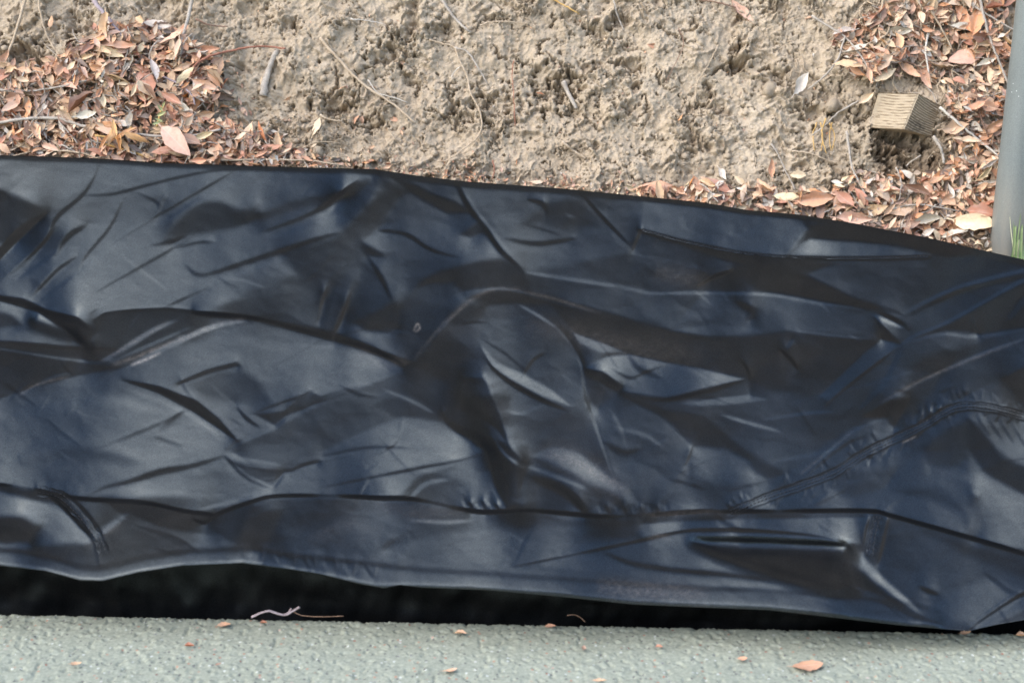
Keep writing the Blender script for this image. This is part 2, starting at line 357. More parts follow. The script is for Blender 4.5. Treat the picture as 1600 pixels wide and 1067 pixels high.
strk(.35, 4, [(815, 725), (860, 740), (915, 762)]); strk(-.4, 7, [(830, 745), (880, 765), (920, 800)]); strk(-.45, 5, [(890, 770), (905, 785), (915, 803)])
for k in range(9): strk(-.35 if k % 2 else .3, 3, [(935+k*13, 788), (940+k*13, 803)], g=2)
# --- upper right: hem and bands
reg(.80, [(1004, 312), (1165, 333), (1250, 342), (1262, 356), (1240, 385), (1225, 400), (1195, 398), (1150, 392), (1075, 377), (1006, 358)], 4)
reg(.76, [(1262, 374), (1394, 382), (1455, 398), (1375, 401), (1240, 398)], 4)
reg(.22, [(1262, 350), (1340, 356), (1450, 380), (1540, 398), (1480, 402), (1394, 381), (1262, 372)], 5)
strk(-.5, 3, [(1000, 360), (1075, 379), (1150, 394), (1195, 399), (1262, 403), (1375, 403), (1450, 401)], g=2, taper=False)
reg(.26, [(1030, 372), (1195, 402), (1307, 412), (1262, 428), (1210, 424), (1131, 406)], 5)
reg(.55, [(1000, 367), (1037, 386), (1101, 428), (1037, 412), (1000, 401)], 2.5)
reg(.16, [(1190, 412), (1250, 425), (1337, 468), (1405, 489), (1345, 480), (1277, 469), (1195, 455), (1150, 430)], 6)
reg(.32, [(1095, 425), (1190, 410), (1192, 452), (1100, 452)], 8, .8)
strk(-.6, 3, [(1090, 446), (1116, 431), (1146, 422)], g=3); strk(.3, 2, [(1090, 442), (1116, 427), (1142, 419)])
reg(.48, [(1320, 420), (1460, 415), (1560, 412), (1500, 440), (1420, 480), (1360, 460)], 12, .8)
reg(.52, [(1000, 458), (1131, 458), (1277, 473), (1364, 493), (1371, 527), (1229, 514), (1202, 527), (1049, 514), (1000, 490)], 3)
strk(.3, 3, [(1000, 457), (1045, 457), (1131, 457), (1206, 460), (1277, 472), (1337, 481), (1364, 492)], g=2)
reg(.66, [(1067, 495), (1094, 465), (1142, 462), (1142, 487), (1100, 500)], 5); strk(-.35, 6, [(1170, 500), (1175, 485), (1150, 470)])
reg(.64, [(1049, 516), (1110, 508), (1180, 512), (1202, 529), (1112, 526)], 3); strk(.35, 2.5, [(1229, 514), (1300, 523), (1371, 529)], g=2)
strk(.5, 3, [(1364, 492), (1397, 506), (1420, 512)]); strk(-.6, 3, [(1370, 486), (1400, 500), (1422, 516)])
reg(.0, [(1367, 497), (1407, 537), (1375, 529), (1371, 508)], 2); reg(.26, [(1080, 530), (1230, 518), (1375, 533), (1350, 553), (1280, 618), (1200, 610), (1170, 590), (1060, 565)], 7)
reg(.62, [(1281, 619), (1352, 551), (1375, 532), (1405, 540), (1337, 592), (1296, 626)], 2); strk(-.4, 2, [(1405, 541), (1337, 593), (1296, 627), (1290, 637)])
strk(-.6, 3.5, [(1219, 546), (1235, 560), (1247, 576)]); strk(.5, 3, [(1229, 544), (1240, 529)]); strk(-.35, 3, [(1155, 560), (1170, 580), (1172, 612)])
strk(.4, 3, [(1412, 489), (1450, 469), (1506, 446), (1600, 422), (1700, 405)]); strk(-.3, 4, [(1420, 492), (1460, 472), (1506, 452), (1600, 430)])
reg(.54, [(1415, 500), (1450, 478), (1555, 452), (1487, 495), (1427, 522)], 4)
strk(.45, 3, [(1405, 540), (1427, 525), (1487, 499), (1555, 461), (1600, 437), (1700, 400)], g=2); reg(.24, [(1430, 528), (1487, 505), (1560, 462), (1600, 445), (1700, 420), (1700, 500), (1600, 512), (1540, 520), (1480, 515)], 5)
strk(.25, 3, [(1412, 536), (1469, 521), (1525, 525), (1600, 514)]); strk(.3, 2.5, [(1375, 630), (1450, 589), (1525, 555), (1600, 529), (1700, 500)], g=2)
strk(-.35, 4, [(1520, 505), (1535, 528)]); reg(.28, [(1440, 560), (1500, 540), (1560, 530), (1480, 575), (1450, 620), (1400, 640), (1400, 600)], 9, .8)
strk(.25, 4, [(1340, 640), (1380, 600), (1400, 560), (1410, 545)]); strk(.4, 6, [(1575, 500), (1590, 480), (1600, 470), (1640, 440)])
reg(.64, [(1067, 630), (1127, 621), (1169, 617), (1197, 624), (1150, 631), (1094, 634)], 2.5); strk(.4, 3, [(1127, 647), (1169, 660), (1221, 674)])
strk(-.4, 3, [(1000, 621), (1041, 624), (1100, 612), (1161, 594)]); strk(.25, 2.5, [(1190, 655), (1260, 645), (1310, 642)])
reg(.30, [(1262, 655), (1320, 640), (1300, 690), (1262, 690)], 9); reg(.0, [(1349, 650), (1390, 626), (1420, 622), (1412, 645), (1397, 670), (1385, 652)], 4)
reg(.5, [(1300, 690), (1340, 660), (1385, 655), (1395, 680), (1320, 725), (1250, 750), (1200, 760)], 8, .8)
strk(.35, 3, [(1250, 745), (1300, 700), (1335, 672), (1375, 655)]); strk(.3, 3, [(1210, 720), (1290, 705), (1320, 690)]); strk(-.3, 3, [(1260, 742), (1310, 700), (1350, 680)])
for q in ((1432, 652), (1446, 646), (1460, 640)): strk(.5, 5, [(q[0]-4, q[1]+10), q, (q[0]+4, q[1]-9)], g=3); strk(-.5, 3, [(q[0]+3, q[1]+10), (q[0]+9, q[1]-6)], g=2)
# seams: a puckered double row
SEAM1 = [(1140, 801), (1197, 777), (1254, 757), (1306, 736), (1350, 708), (1394, 687), (1442, 664), (1472, 645), (1502, 634), (1544, 636), (1600, 650), (1680, 680)]
sm_ = smooth_line(SEAM1, 60)
strk(.12, 6, SEAM1, g=.8, taper=False); strk(-.4, 2.2, [(x-1, y-6) for x, y in SEAM1], g=1.5, taper=False); strk(-.45, 2.2, [(x+2, y+6) for x, y in SEAM1], g=2, taper=False)
for k in range(80):
    x, y = sm_[int(k*59/79)]; a = random.uniform(-.5, .5); l = random.uniform(6, 20); s_ = random.choice((-1, 1))
    strk(random.choice((-.3, .3)), 2.2, [(x, y+s_*8), (x+l*math.sin(a)-3, y+s_*(8+l))], g=1.5)
# lower right bulge
reg(.66, [(1487, 630), (1562, 592), (1592, 652), (1545, 633), (1500, 630)], 3); reg(.06, [(1565, 592), (1600, 574), (1700, 560), (1700, 640), (1600, 640), (1580, 610)], 4)
reg(.66, [(1520, 652), (1600, 668), (1700, 690), (1700, 740), (1600, 725), (1555, 700), (1530, 670)], 5)
for k in range(5): strk(-.3, 3, [(1510+k*18, 650+k*3), (1530+k*18, 676+k*5)])
reg(.22, [(1510, 655), (1530, 665), (1565, 715), (1600, 730), (1700, 750), (1700, 790), (1600, 772), (1540, 740), (1512, 700), (1495, 680)], 6)
reg(.30, [(1440, 700), (1480, 668), (1512, 664), (1515, 700), (1500, 730), (1450, 730)], 8); reg(.28, [(1290, 760), (1330, 735), (1400, 730), (1390, 760), (1330, 780)], 9, .8)
reg(.64, [(1385, 760), (1420, 715), (1440, 700), (1450, 735), (1520, 735), (1600, 775), (1770, 820), (1770, 880), (1560, 848), (1440, 810), (1380, 795)], 7)
reg(.30, [(1514, 770), (1532, 775), (1534, 810), (1530, 845), (1510, 838), (1518, 805)], 5); reg(.35, [(1395, 765), (1470, 760), (1500, 790), (1505, 800), (1450, 780)], 8, .7)
strk(-.3, 4, [(1250, 795), (1290, 780), (1320, 765)]); strk(.3, 4, [(1260, 795), (1290, 770)])
# --- front roll
silA = [(150, 782), (214, 787), (278, 799), (300, 812), (320, 818), (342, 804), (392, 786), (427, 777), (500, 776), (560, 778), (594, 780), (650, 782), (695, 791), (744, 802), (785, 801), (819, 799), (875, 804), (950, 810), (1025, 806), (1100, 800), (1131, 801), (1250, 800), (1359, 800), (1394, 808), (1481, 832), (1600, 867), (1700, 900)]
reg(.30, [(240, 800), (342, 806), (427, 780), (560, 780), (700, 794), (1000, 812), (1000, 840), (700, 835), (560, 850), (420, 862), (300, 850)], 4)
reg(.44, [(440, 830), (560, 800), (620, 805), (640, 850), (620, 880), (450, 862)], 14, .8); reg(.42, [(700, 830), (860, 825), (850, 880), (650, 886), (640, 850)], 10)
reg(.06, [(164, 782), (214, 786), (278, 799), (342, 804), (292, 829), (249, 822), (214, 807), (185, 800)], 3)
reg(.06, [(372, 845), (392, 790), (437, 802), (427, 838), (405, 862)], 8); reg(.44, [(242, 831), (342, 834), (378, 859), (313, 865)], 4)
strk(-.35, 3, [(182, 809), (228, 824), (278, 841), (313, 863)]); strk(.3, 3, [(200, 815), (250, 838), (290, 858)])
strk(.25, 3, [(835, 820), (820, 845), (805, 878)]); strk(-.25, 8, [(595, 852), (640, 838)]); reg(.62, [(596, 865), (625, 842), (640, 838), (630, 870), (605, 878)], 6, .7)
reg(.20, [(845, 806), (950, 814), (1000, 812), (960, 826), (880, 822)], 4); strk(.3, 3, [(640, 812), (700, 815), (740, 812)])
# left pouch and its seam
reg(.80, [(-170, 770), (0, 772), (53, 781), (93, 790), (121, 816), (137, 834), (130, 845), (36, 855), (0, 853), (-170, 850)], 5)
reg(.0, [(-40, 806), (7, 804), (36, 806), (63, 824), (50, 847), (10, 851), (-40, 845)], 10); reg(.28, [(-170, 755), (0, 757), (60, 768), (90, 782), (53, 778), (0, 768), (-170, 765)], 3)
SEAM2 = [(58, 764), (80, 774), (103, 794), (124, 818), (143, 838), (152, 858), (156, 880)]
SEAM3 = [(103, 770), (124, 788), (146, 812), (162, 836), (172, 858)]
reg(.5, [(60, 764), (104, 770), (160, 835), (150, 842), (110, 795)], 3)
strk(-.6, 3, SEAM2, g=2.5, taper=False); strk(-.4, 2.2, SEAM3, g=2, taper=False)
for k in range(12): strk(-.4, 2, [(75+k*6.5, 772+k*6), (90+k*7, 764+k*6.3)], g=2)
reg(.28, [(-170, 852), (0, 857), (100, 856), (145, 850), (200, 800), (240, 825), (310, 860), (400, 862), (560, 878), (500, 876), (378, 858), (285, 862), (200, 872), (150, 890), (110, 880), (60, 868), (0, 862), (-170, 858)], 4)
strk(.35, 6, [(120, 848), (150, 836), (180, 815), (195, 805)])
# front lip highlight then turning under
lipc = [(-170, 864), (0, 870), (71, 879), (125, 896), (160, 897), (214, 884), (285, 873), (378, 867), (449, 877), (520, 884), (586, 896), (650, 903), (725, 908), (875, 918), (987, 931), (1100, 938), (1200, 940), (1300, 948), (1400, 958), (1470, 972)]
edge_ = [(x, y-9-(x > 560)*4-(x > 900)*5) for x, y in lipc]
reg(.50, edge_+[(x, curve(lip_pts, x)+3) for x, _ in reversed(lipc)], 5)
reg(.66, [(x, curve(lip_pts, x)-7-5*sstep(560, 900, x)) for x, y in lipc]+[(x, curve(lip_pts, x)+25) for x, _ in reversed(lipc)], 5)
reg(1.8, [(x, curve(lip_pts, x)-3.5-3*sstep(560, 900, x)) for x, y in lipc]+[(x, curve(lip_pts, x)+25) for x, _ in reversed(lipc)], 3.5)
strk(-.12, 6, [(x, y-3) for x, y in edge_], g=1, taper=False)
for k in range(14):
    x = 380+k*16; strk(random.choice((-.25, .25)), 3, [(x, curve(lipc, x)-10), (x+random.uniform(-6, 12), curve(lipc, x)+8)])
# right front: black pocket, blue ridge
reg(.66, [(1000, 814), (1060, 812), (1350, 805), (1345, 850), (1271, 834), (1175, 825), (1079, 825), (1000, 838)], 4); reg(.24, [(1000, 806), (1131, 802), (1350, 802), (1350, 808), (1131, 812), (1000, 818)], 3)
strk(-.35, 4, [(1120, 805), (1150, 825), (1180, 828)]); reg(.55, [(890, 850), (1000, 842), (1079, 830), (1110, 868), (1180, 892), (1290, 930), (1100, 912), (850, 885)], 6)
strk(-.45, 3, [(800, 884), (900, 864), (1000, 843), (1079, 827), (1175, 827), (1271, 835), (1324, 849)], g=3)
strk(-.45, 5, [(945, 862), (990, 880), (1060, 890), (1130, 896), (1200, 905)]); strk(.3, 6, [(1088, 838), (1200, 840), (1310, 846)])
reg(.95, [(1088, 836), (1200, 836), (1322, 846), (1324, 854), (1200, 848), (1100, 846)], 3)
reg(-.15, [(1090, 850), (1200, 855), (1322, 857), (1326, 882), (1335, 917), (1306, 922), (1240, 905), (1175, 885), (1115, 864)], 9)
reg(.7, [(1324, 848), (1340, 858), (1378, 897), (1440, 952), (1432, 958), (1362, 905), (1330, 872)], 3); strk(.2, 6, [(1326, 850), (1372, 898), (1438, 954)], g=2)
reg(.05, [(1330, 880), (1362, 910), (1430, 960), (1372, 930), (1335, 915)], 4); strk(-.6, 3, [(1357, 808), (1350, 835), (1350, 862)], g=4); strk(-.7, 3, [(1387, 808), (1380, 840), (1372, 880)], g=4)
strk(.3, 5, [(1370, 810), (1364, 840), (1360, 868)], g=2)
reg(.42, [(1395, 812), (1481, 836), (1600, 871), (1770, 910), (1770, 930), (1560, 950), (1516, 976), (1440, 950), (1376, 890)], 5); reg(.22, [(1440, 828), (1600, 872), (1770, 910), (1770, 930), (1600, 905), (1500, 862)], 10, .9)
reg(.66, [(1450, 955), (1490, 924), (1547, 902), (1600, 924), (1569, 950), (1512, 974)], 8); strk(-.6, 4, [(1437, 915), (1452, 923), (1466, 928)]); strk(-.3, 4, [(1540, 895), (1575, 920), (1600, 930)])
reg(.26, [(1289, 930), (1328, 916), (1372, 930), (1438, 960), (1500, 984), (1440, 970), (1372, 941), (1328, 928)], 3); reg(.9, [(1516, 978), (1560, 946), (1600, 930), (1770, 900), (1770, 920), (1600, 950), (1530, 985)], 5)
strk(-.6, 4, [(1512, 984), (1540, 962), (1600, 925), (1700, 880)], g=4)
jump(.030, 2.0, silA[3:12]+[(744, 801), (819, 799), (875, 803), (950, 809), (1025, 805), (1100, 800), (1131, 801), (1250, 800), (1359, 800), (1394, 808), (1481, 832), (1600, 867), (1700, 900)])
jump(.02, 2.0, [(-100, 758), (0, 759), (60, 768), (110, 779), (170, 784), (230, 788), (290, 801), (335, 806)])
PK = np.zeros(GX.shape)
def hollow(amp, w, pts):
    sl_ = box(pts, w*3); d, u, _ = seg_dist(GX[sl_], GY[sl_], pts); GR[sl_] += amp*np.exp(-(d/w)**2)
hollow(.011, 30, [(750, 630), (770, 670), (797, 725), (803, 785)]); reg(.006, [(1085, 846), (1200, 850), (1325, 856), (1330, 885), (1338, 920), (1306, 925), (1240, 908), (1175, 888), (1120, 866)], 17, arr=PK); GR[:] += PK; hollow(.005, 14, [(60, 500), (120, 520), (138, 535)])
# dark rounded rim along the top edge
topy = curve(top_pts, GX); rimw = np.interp(GX, [-170, 0, 300, 560, 620, 900, 1000, 1250, 1500, 1700], [6, 5, 6, 7, 8, 7, 6, 6, 9, 9])
T = T + (.0-T)*(1-sstep(.35, 1.35, (GY-topy)/rimw))*.45
# fine crumple everywhere
cr1 = fbm(GX/60+GY/90, GY/34-GX/80, 31, 4, .55); cr2 = np.abs(perlin(GX/70+.6*cr1, GY/28-GX/60, 40)); cr3 = np.abs(perlin(GX/45-GY/60+.4*cr1, GY/30+GX/90, 44))
wa = worley((GX+.35*GY+18*cr1)/120, (GY-.15*GX)/52, 201); wb = worley((GX-.5*GY+9*cr1)/50, (GY+.2*GX+6*cr1)/27, 202); wc = worley((GX+.2*GY)/26, (GY-.5*GX)/17, 203)
T += (wa[2]-.5)*.10+(wb[2]-.5)*.07*sstep(-.3, .3, perlin(GX/160, GY/110, 204))+(wc[2]-.5)*.04*sstep(0, .5, perlin(GX/120, GY/90, 205))
for k in range(110):
    x0_ = random.uniform(-100, 1700); y0_ = random.uniform(curve(top_pts, x0_)+18, curve(lip_pts, x0_)-20); a_ = random.choice((-.6, -.45, -.9, .5, .25, -.15, .8)) + random.gauss(0, .2); l_ = random.expovariate(1/34)+14; a2_ = a_+random.gauss(0, .15)
    strk(random.choice((-.24, -.18, .16, .2))*random.uniform(.35, .9), random.choice((1.8, 2.2, 3)), [(x0_, y0_), (x0_+l_*.5*math.cos(a_), y0_+l_*.5*math.sin(a_)), (x0_+l_*math.cos((a_+a2_)/2), y0_+l_*math.sin((a_+a2_)/2))], g=.8, sm=False)
T += .03*cr1 - .05*np.exp(-(cr2/.045)**2)*sstep(-.1, .4, perlin(GX/120, GY/90, 50)) - .04*np.exp(-(cr3/.04)**2)*sstep(-.05, .4, perlin(GX/140, GY/100, 57))
GR += (.00022*fbm(GX/50, GY/40, 60, 3) + .00004*np.exp(-(cr2/.05)**2))
np.clip(T, -.12, 2.0, out=T)
# --- integrate
TH0, TH1 = R(-3), R(36)
theta = TH0 + (TH1-TH0)*T
v = (533.5-GY)/F; tn = np.tan(np.clip(theta+PITCH, R(8), R(86)))
gup = 1/np.maximum(tn-v, .17)/F
bank_s = R(55); BY0, BZ0 = 2.20, -.02
nB = np.array([0, -math.sin(bank_s), math.cos(bank_s)]); pB = np.array([0, BY0, BZ0])
def bank_t(px, py, off=0.0):
    r = ray(px, py); return (float((pB-CAM)@nB)+off)/(r@nB)
def smo(a, sg=45):
    k = np.exp(-np.linspace(-2.5, 2.5, 2*sg+1)**2); return np.convolve(np.pad(a, sg, mode='reflect', reflect_type='odd'), k/k.sum(), 'valid')
xtop = smo(curve(top_pts, gx)); xlip = smo(curve(lip_pts, gx), 60)
zt = bank_t(gx, xtop, np.interp(gx, [0, 1600], [.115, .155])); rl = ray(gx, xlip)
Ylip = smo(on_z(gx, curve(pave_pts, gx))[:, 1]) - .012 + np.clip((curve(pave_pts, gx)-xlip)/80, 0, 1)*.0
zl = Ylip/rl[:, 1]
fr = (xlip[None]-GY)/(xlip-xtop)[None]
L0 = -np.log((1/zl)[None]*(1-fr)+(1/zt)[None]*fr)
L0y = -(np.gradient(L0, axis=0))/ST                     # upwards per px
inm = sstep(-30, 0, GY-topy)*(1-sstep(0, 30, GY-curve(lip_pts, GX)))
src = (gup-L0y)*inm
# balance each column a little so the sheet keeps its overall run
bal = np.pad(src.sum(0)/np.maximum(inm.sum(0), 1), 100, mode='edge'); kk = np.exp(-np.linspace(-2.5, 2.5, 201)**2); bal = np.convolve(bal, kk/kk.sum(), 'valid')
src -= bal[None]*inm*.4
src += JG
def solve(gu, wx=.22, lam=1.2e-5):
    ny, nx = gu.shape
    gd = -gu                                            # derivative in +row direction, per px
    div = np.zeros_like(gu); e = .5*(gd[1:]+gd[:-1]); div[:-1] += e; div[1:] -= e; div /= ST
    A = np.concatenate([div, div[::-1]], 0); A = np.concatenate([A, A[:, ::-1]], 1)
    Fh = np.fft.rfft2(A); ky = 2-2*np.cos(2*np.pi*np.fft.fftfreq(2*ny)); kx = 2-2*np.cos(2*np.pi*np.fft.rfftfreq(2*nx))
    den = (ky[:, None]+wx*kx[None])/ST**2+lam
    return np.fft.irfft2(-Fh/den, s=A.shape)[:ny, :nx]*1.0
ell = solve(src)
LD = L0+ell+GR
def samp(arr, px, py):
    u = np.clip((np.asarray(px, float)-PX0)/ST, 0, len(gx)-1.001); w = np.clip((np.asarray(py, float)-PY0)/ST, 0, len(gy)-1.001)
    i = u.astype(int); j = w.astype(int); a = u-i; b = w-j
    return (arr[j, i]*(1-a)+arr[j, i+1]*a)*(1-b)+(arr[j+1, i]*(1-a)+arr[j+1, i+1]*a)*b
def tarp_at(px, py, lift=0.0):
    z = np.exp(samp(LD, px, py)); P = CAM+ray(px, py)*z[..., None]
    return P+np.array([0, -.45, .89])*lift
# ------------------------------------------------------------------ tarp materials and meshes
def fabric_mat(name, dusty=True):
    m = NM(name); n = m.n
    n.remove(m.b)
    df = m.new('ShaderNodeBsdfDiffuse'); gl = m.new('ShaderNodeBsdfAnisotropic') ; gl.distribution = 'GGX'
    g2 = m.new('ShaderNodeBsdfAnisotropic'); g2.distribution = 'GGX'
    gr = m.noise(2600, 1, .5); gr2 = m.noise(900, 2, .6)
    mp = m.new('ShaderNodeMapping'); mp.inputs['Scale'].default_value = (1, .35, .35); m.l.new(m.coord(), mp.inputs[0])
    big = m.noise(9, 4, .6, mp.outputs[0]); streak = m.new('ShaderNodeMapping'); streak.inputs['Scale'].default_value = (6, 60, 60); streak.inputs['Rotation'].default_value = (0, 0, .5)
    m.l.new(m.coord(), streak.inputs[0]); st = m.noise(1.0, 6, .7, streak.outputs[0])
    rough = m.math('MULTIPLY_ADD', big, .08, .27)
    m.inp(gl.inputs['Roughness'], rough); g2.inputs['Roughness'].default_value = .55
    sp_ = m.ramp(gr, [(.3, (.027, .0315, .033)), (.7, (.051, .059, .061))]); sp_ = m.mix(1.0, sp_, m.ramp(m.noise(850, 2, .75), [(.32, (.65, .65, .65)), (.68, (1.3, 1.3, 1.3))]), 'MULTIPLY'); m.inp(gl.inputs['Color'], sp_)
    g2.inputs['Color'].default_value = (.006, .006, .006, 1)
    dust = m.attr('dust', 'Fac')
    patch = m.ramp(m.noise(14, 6, .65), [(.42, 0.0), (.75, 1.0)])
    dm = m.math('MULTIPLY', patch, m.ramp(st, [(.35, .2), (.7, 1.0)])); dm = m.math('MULTIPLY', dm, .016)
    dm = m.math('ADD', dm, m.math('MULTIPLY', m.math('MULTIPLY', dust, .7), m.ramp(m.noise(420, 4, .7), [(.35, .25), (.7, 1.0)])))
    spk = m.ramp(m.vor(330), [(.0, 1.0), (.07, 0.0)]); spk = m.math('MULTIPLY', spk, m.ramp(m.noise(30, 2), [(.5, 0.0), (.62, .35)]))
    dm = m.math('ADD', dm, spk)
    base = m.mix(dm, (.0034, .0034, .0036), (.35, .30, .25)); m.inp(df.inputs['Color'], base)
    # weave
    wv = m.new('ShaderNodeTexWave', wave_type='BANDS', bands_direction='DIAGONAL'); wv.inputs['Scale'].default_value = 330; wv.inputs['Distortion'].default_value = 1.5
    wv.inputs['Detail'].default_value = 1; m.l.new(m.coord(), wv.inputs['Vector'])
    h = m.math('MULTIPLY_ADD', gr2, .6, m.math('MULTIPLY', wv.outputs['Fac'], .5))
    b1 = m.bump(h, .22, .0004); b2 = m.bump(m.noise(75, 4, .6, dist=.4), .035, .0012, b1)
    for q in (df, gl, g2): m.l.new(b2, q.inputs['Normal'])
    a1 = m.new('ShaderNodeAddShader'); a2 = m.new('ShaderNodeAddShader')
    m.l.new(df.outputs[0], a1.inputs[0]); m.l.new(gl.outputs[0], a1.inputs[1]); m.l.new(a1.outputs[0], a2.inputs[0]); m.l.new(g2.outputs[0], a2.inputs[1])
    m.l.new(a2.outputs[0], m.out.inputs[0]); return m.m
M_fab = fabric_mat('black_nylon')
m = NM('black_thread'); M_thr = m.done(Base_Color=(.012, .012, .013), Roughness=.6)

# wear and dust with their own shapes, plus a painted reflection tint
D = np.zeros(GX.shape)
def dst(val, w, pts, rag=.6):
    pts = smooth_line(pts, max(8, len(pts)*4)) if len(pts) > 2 else pts
    sl_ = box(pts, w*3+4); X, Y = GX[sl_], GY[sl_]; d, u, _ = seg_dist(X, Y, pts)
    k = np.exp(-(d/w)**2)*np.sqrt(np.clip(4*u*(1-u), 0, 1))*(1-rag+rag*np.clip(.5+fbm(X/9, Y/5, 77, 3), 0, 1.6))
    D[sl_] = np.maximum(D[sl_], k*val)
dst(.35, 4, [(172, 572), (220, 555), (280, 532), (340, 508), (385, 500)]); dst(1.0, 2.2, [(203, 571), (222, 564), (240, 556), (252, 551)], .3); dst(.28, 3, [(157, 566), (205, 537), (265, 502)])
dst(.22, 3, [(646, 566), (665, 539), (700, 500), (760, 455), (820, 452)]); dst(.12, 9, [(640, 560), (600, 570), (560, 545)])
dst(.3, 9, [(845, 707), (890, 718), (940, 745), (985, 770)]); dst(.14, 22, [(850, 700), (910, 725), (980, 775)])
dst(.26, 15, [(930, 915), (990, 922), (1060, 926), (1110, 934)]); dst(.08, 12, [(580, 790), (640, 800), (730, 800)]); dst(.16, 3, [(640, 812), (690, 815), (735, 812)])
dst(.12, 14, [(1020, 425), (1060, 432), (1110, 440)]); dst(.2, 2.5, [(815, 455), (870, 468), (940, 490)]); dst(.10, 18, [(820, 505), (980, 540), (1100, 560)])
dst(.5, 1.6, [(646, 518), (652, 506), (656, 513), (648, 519)], .1); dst(.22, 2.5, [(1375, 630), (1450, 589), (1600, 529)]); dst(.2, 2.5, [(1250, 742), (1300, 700), (1335, 672)])
dst(.16, 6, [(130, 850), (160, 835), (190, 815)]); dst(.15, 5, [(1010, 842), (1030, 837), (1050, 840)]); dst(.07, 10, [(480, 850), (540, 820), (600, 830)])
dst(.14, 5, [(1000, 803), (1050, 802), (1130, 800)]); dst(.4, 1.5, [(1408, 692), (1418, 688), (1432, 681)], .2); dst(.25, 2, [(30, 618), (60, 600), (110, 588)])
D += .026*(1-sstep(.1, .5, T))*(.4+np.clip(.6+fbm(GX/60, GY/30, 88, 4), 0, 1.5)*.6)  # dusty brown film on near-level cloth, painting in the bank's warm reflection
DM = D
cols = np.arange(-150, 1751, 2.0); nrow = 470
ft = np.linspace(0, 1, nrow)
ytop = curve(top_pts, cols)-1.0; ylip = curve(lip_pts, cols)
PX = np.repeat(cols[None], nrow, 0); PY = ytop[None]+(ylip-ytop)[None]*ft[:, None]
P = CAM+ray(PX, PY)*np.exp(samp(LD, PX, PY))[..., None]
# the sheet rolls over at the back: continue away and down behind
p0 = P[0]; back = []
for k in range(1, 13):
    a = R(8)-k*R(9) ; step = .0035 if k < 9 else .02
    p0 = p0+np.array([0, math.cos(max(a, R(-82))), math.sin(max(a, R(-82)))])*step; back.append(p0)
# the front lip turns under, runs back, drops down and comes forward again
q0 = P[-1]; under = []
pv = curve(pave_pts, cols); gap = np.clip((pv-ylip)/70, 0.0, 1.1)       # how open the mouth under the lip is
edgeY = on_z(cols, pv)[:, 1]
seq = [(235, .004), (222, .004), (205, .004), (188, .005), (176, .006), (170, .010), (170, .012), (178, .012)]
dirs = []
p = q0.copy()
for a, st_ in seq:
    sgn = -1
    a_ = R(a); p = p+np.stack([np.zeros(len(cols)), np.full(len(cols), st_*.95), np.full(len(cols), -st_*.28)], 1); under.append(p)
wall = under[-1]
for k in range(1, 11):
    u = k/10; tgt_z = np.minimum(wall[:, 2], 0)*0-.06; p = wall.copy(); p[:, 2] = wall[:, 2]*(1-u)+tgt_z*u; p[:, 1] = wall[:, 1]+.012*math.sin(u*3.1)+(.004*fbm(cols/80+u, cols*0+u*3, 5, 3)+.0022*perlin(cols/26+u*2, cols*0+u*5, 6))*min(1, u*4); under.append(p)
for k in range(1, 5):
    p = under[-1].copy(); p[:, 1] -= .03; p[:, 2] -= .002; under.append(p)
co = np.concatenate([np.array(back[::-1]), P, np.array(under)], 0); nr, nc = co.shape[:2]
dd = np.zeros((nr, nc)); dd[len(back):len(back)+nrow] = samp(DM, PX, PY)
# the sheet carries on past both sides of the view
def wing(col, sgn):
    k = np.arange(1, 61)[None, :, None]*.014; v_ = np.arange(col.shape[0])[:, None, None]/90.0
    w_ = np.concatenate([sgn*k+v_*0, .012*perlin(k*3+v_*.3, v_*.7+k, 401+sgn)*np.minimum(k*4, 1), .016*perlin(k*4-v_*.5, v_*1.1, 411+sgn)*np.minimum(k*4, 1)*(np.sin(np.clip(v_*90/col.shape[0], 0, 1)*np.pi))], 2); return col+w_
co = np.concatenate([wing(co[:, :1], -1)[:, ::-1], co, wing(co[:, -1:], 1)], 1); dd = np.pad(dd, ((0, 0), (60, 60)), mode='edge'); nr, nc = co.shape[:2]
tarp = empty('tarpaulin', (0, 1.95, .1))
tag(tarp, 'crumpled black nylon sheet lying along the foot of the earth bank', 'tarpaulin')
off = np.array([0, 1.95, .1])
sheet = mesh_np('sheet', co.reshape(-1, 3)-off, grid_faces(nr, nc)[:, ::-1], M_fab, parent=tarp); fattr(sheet, 'dust', dd.ravel())
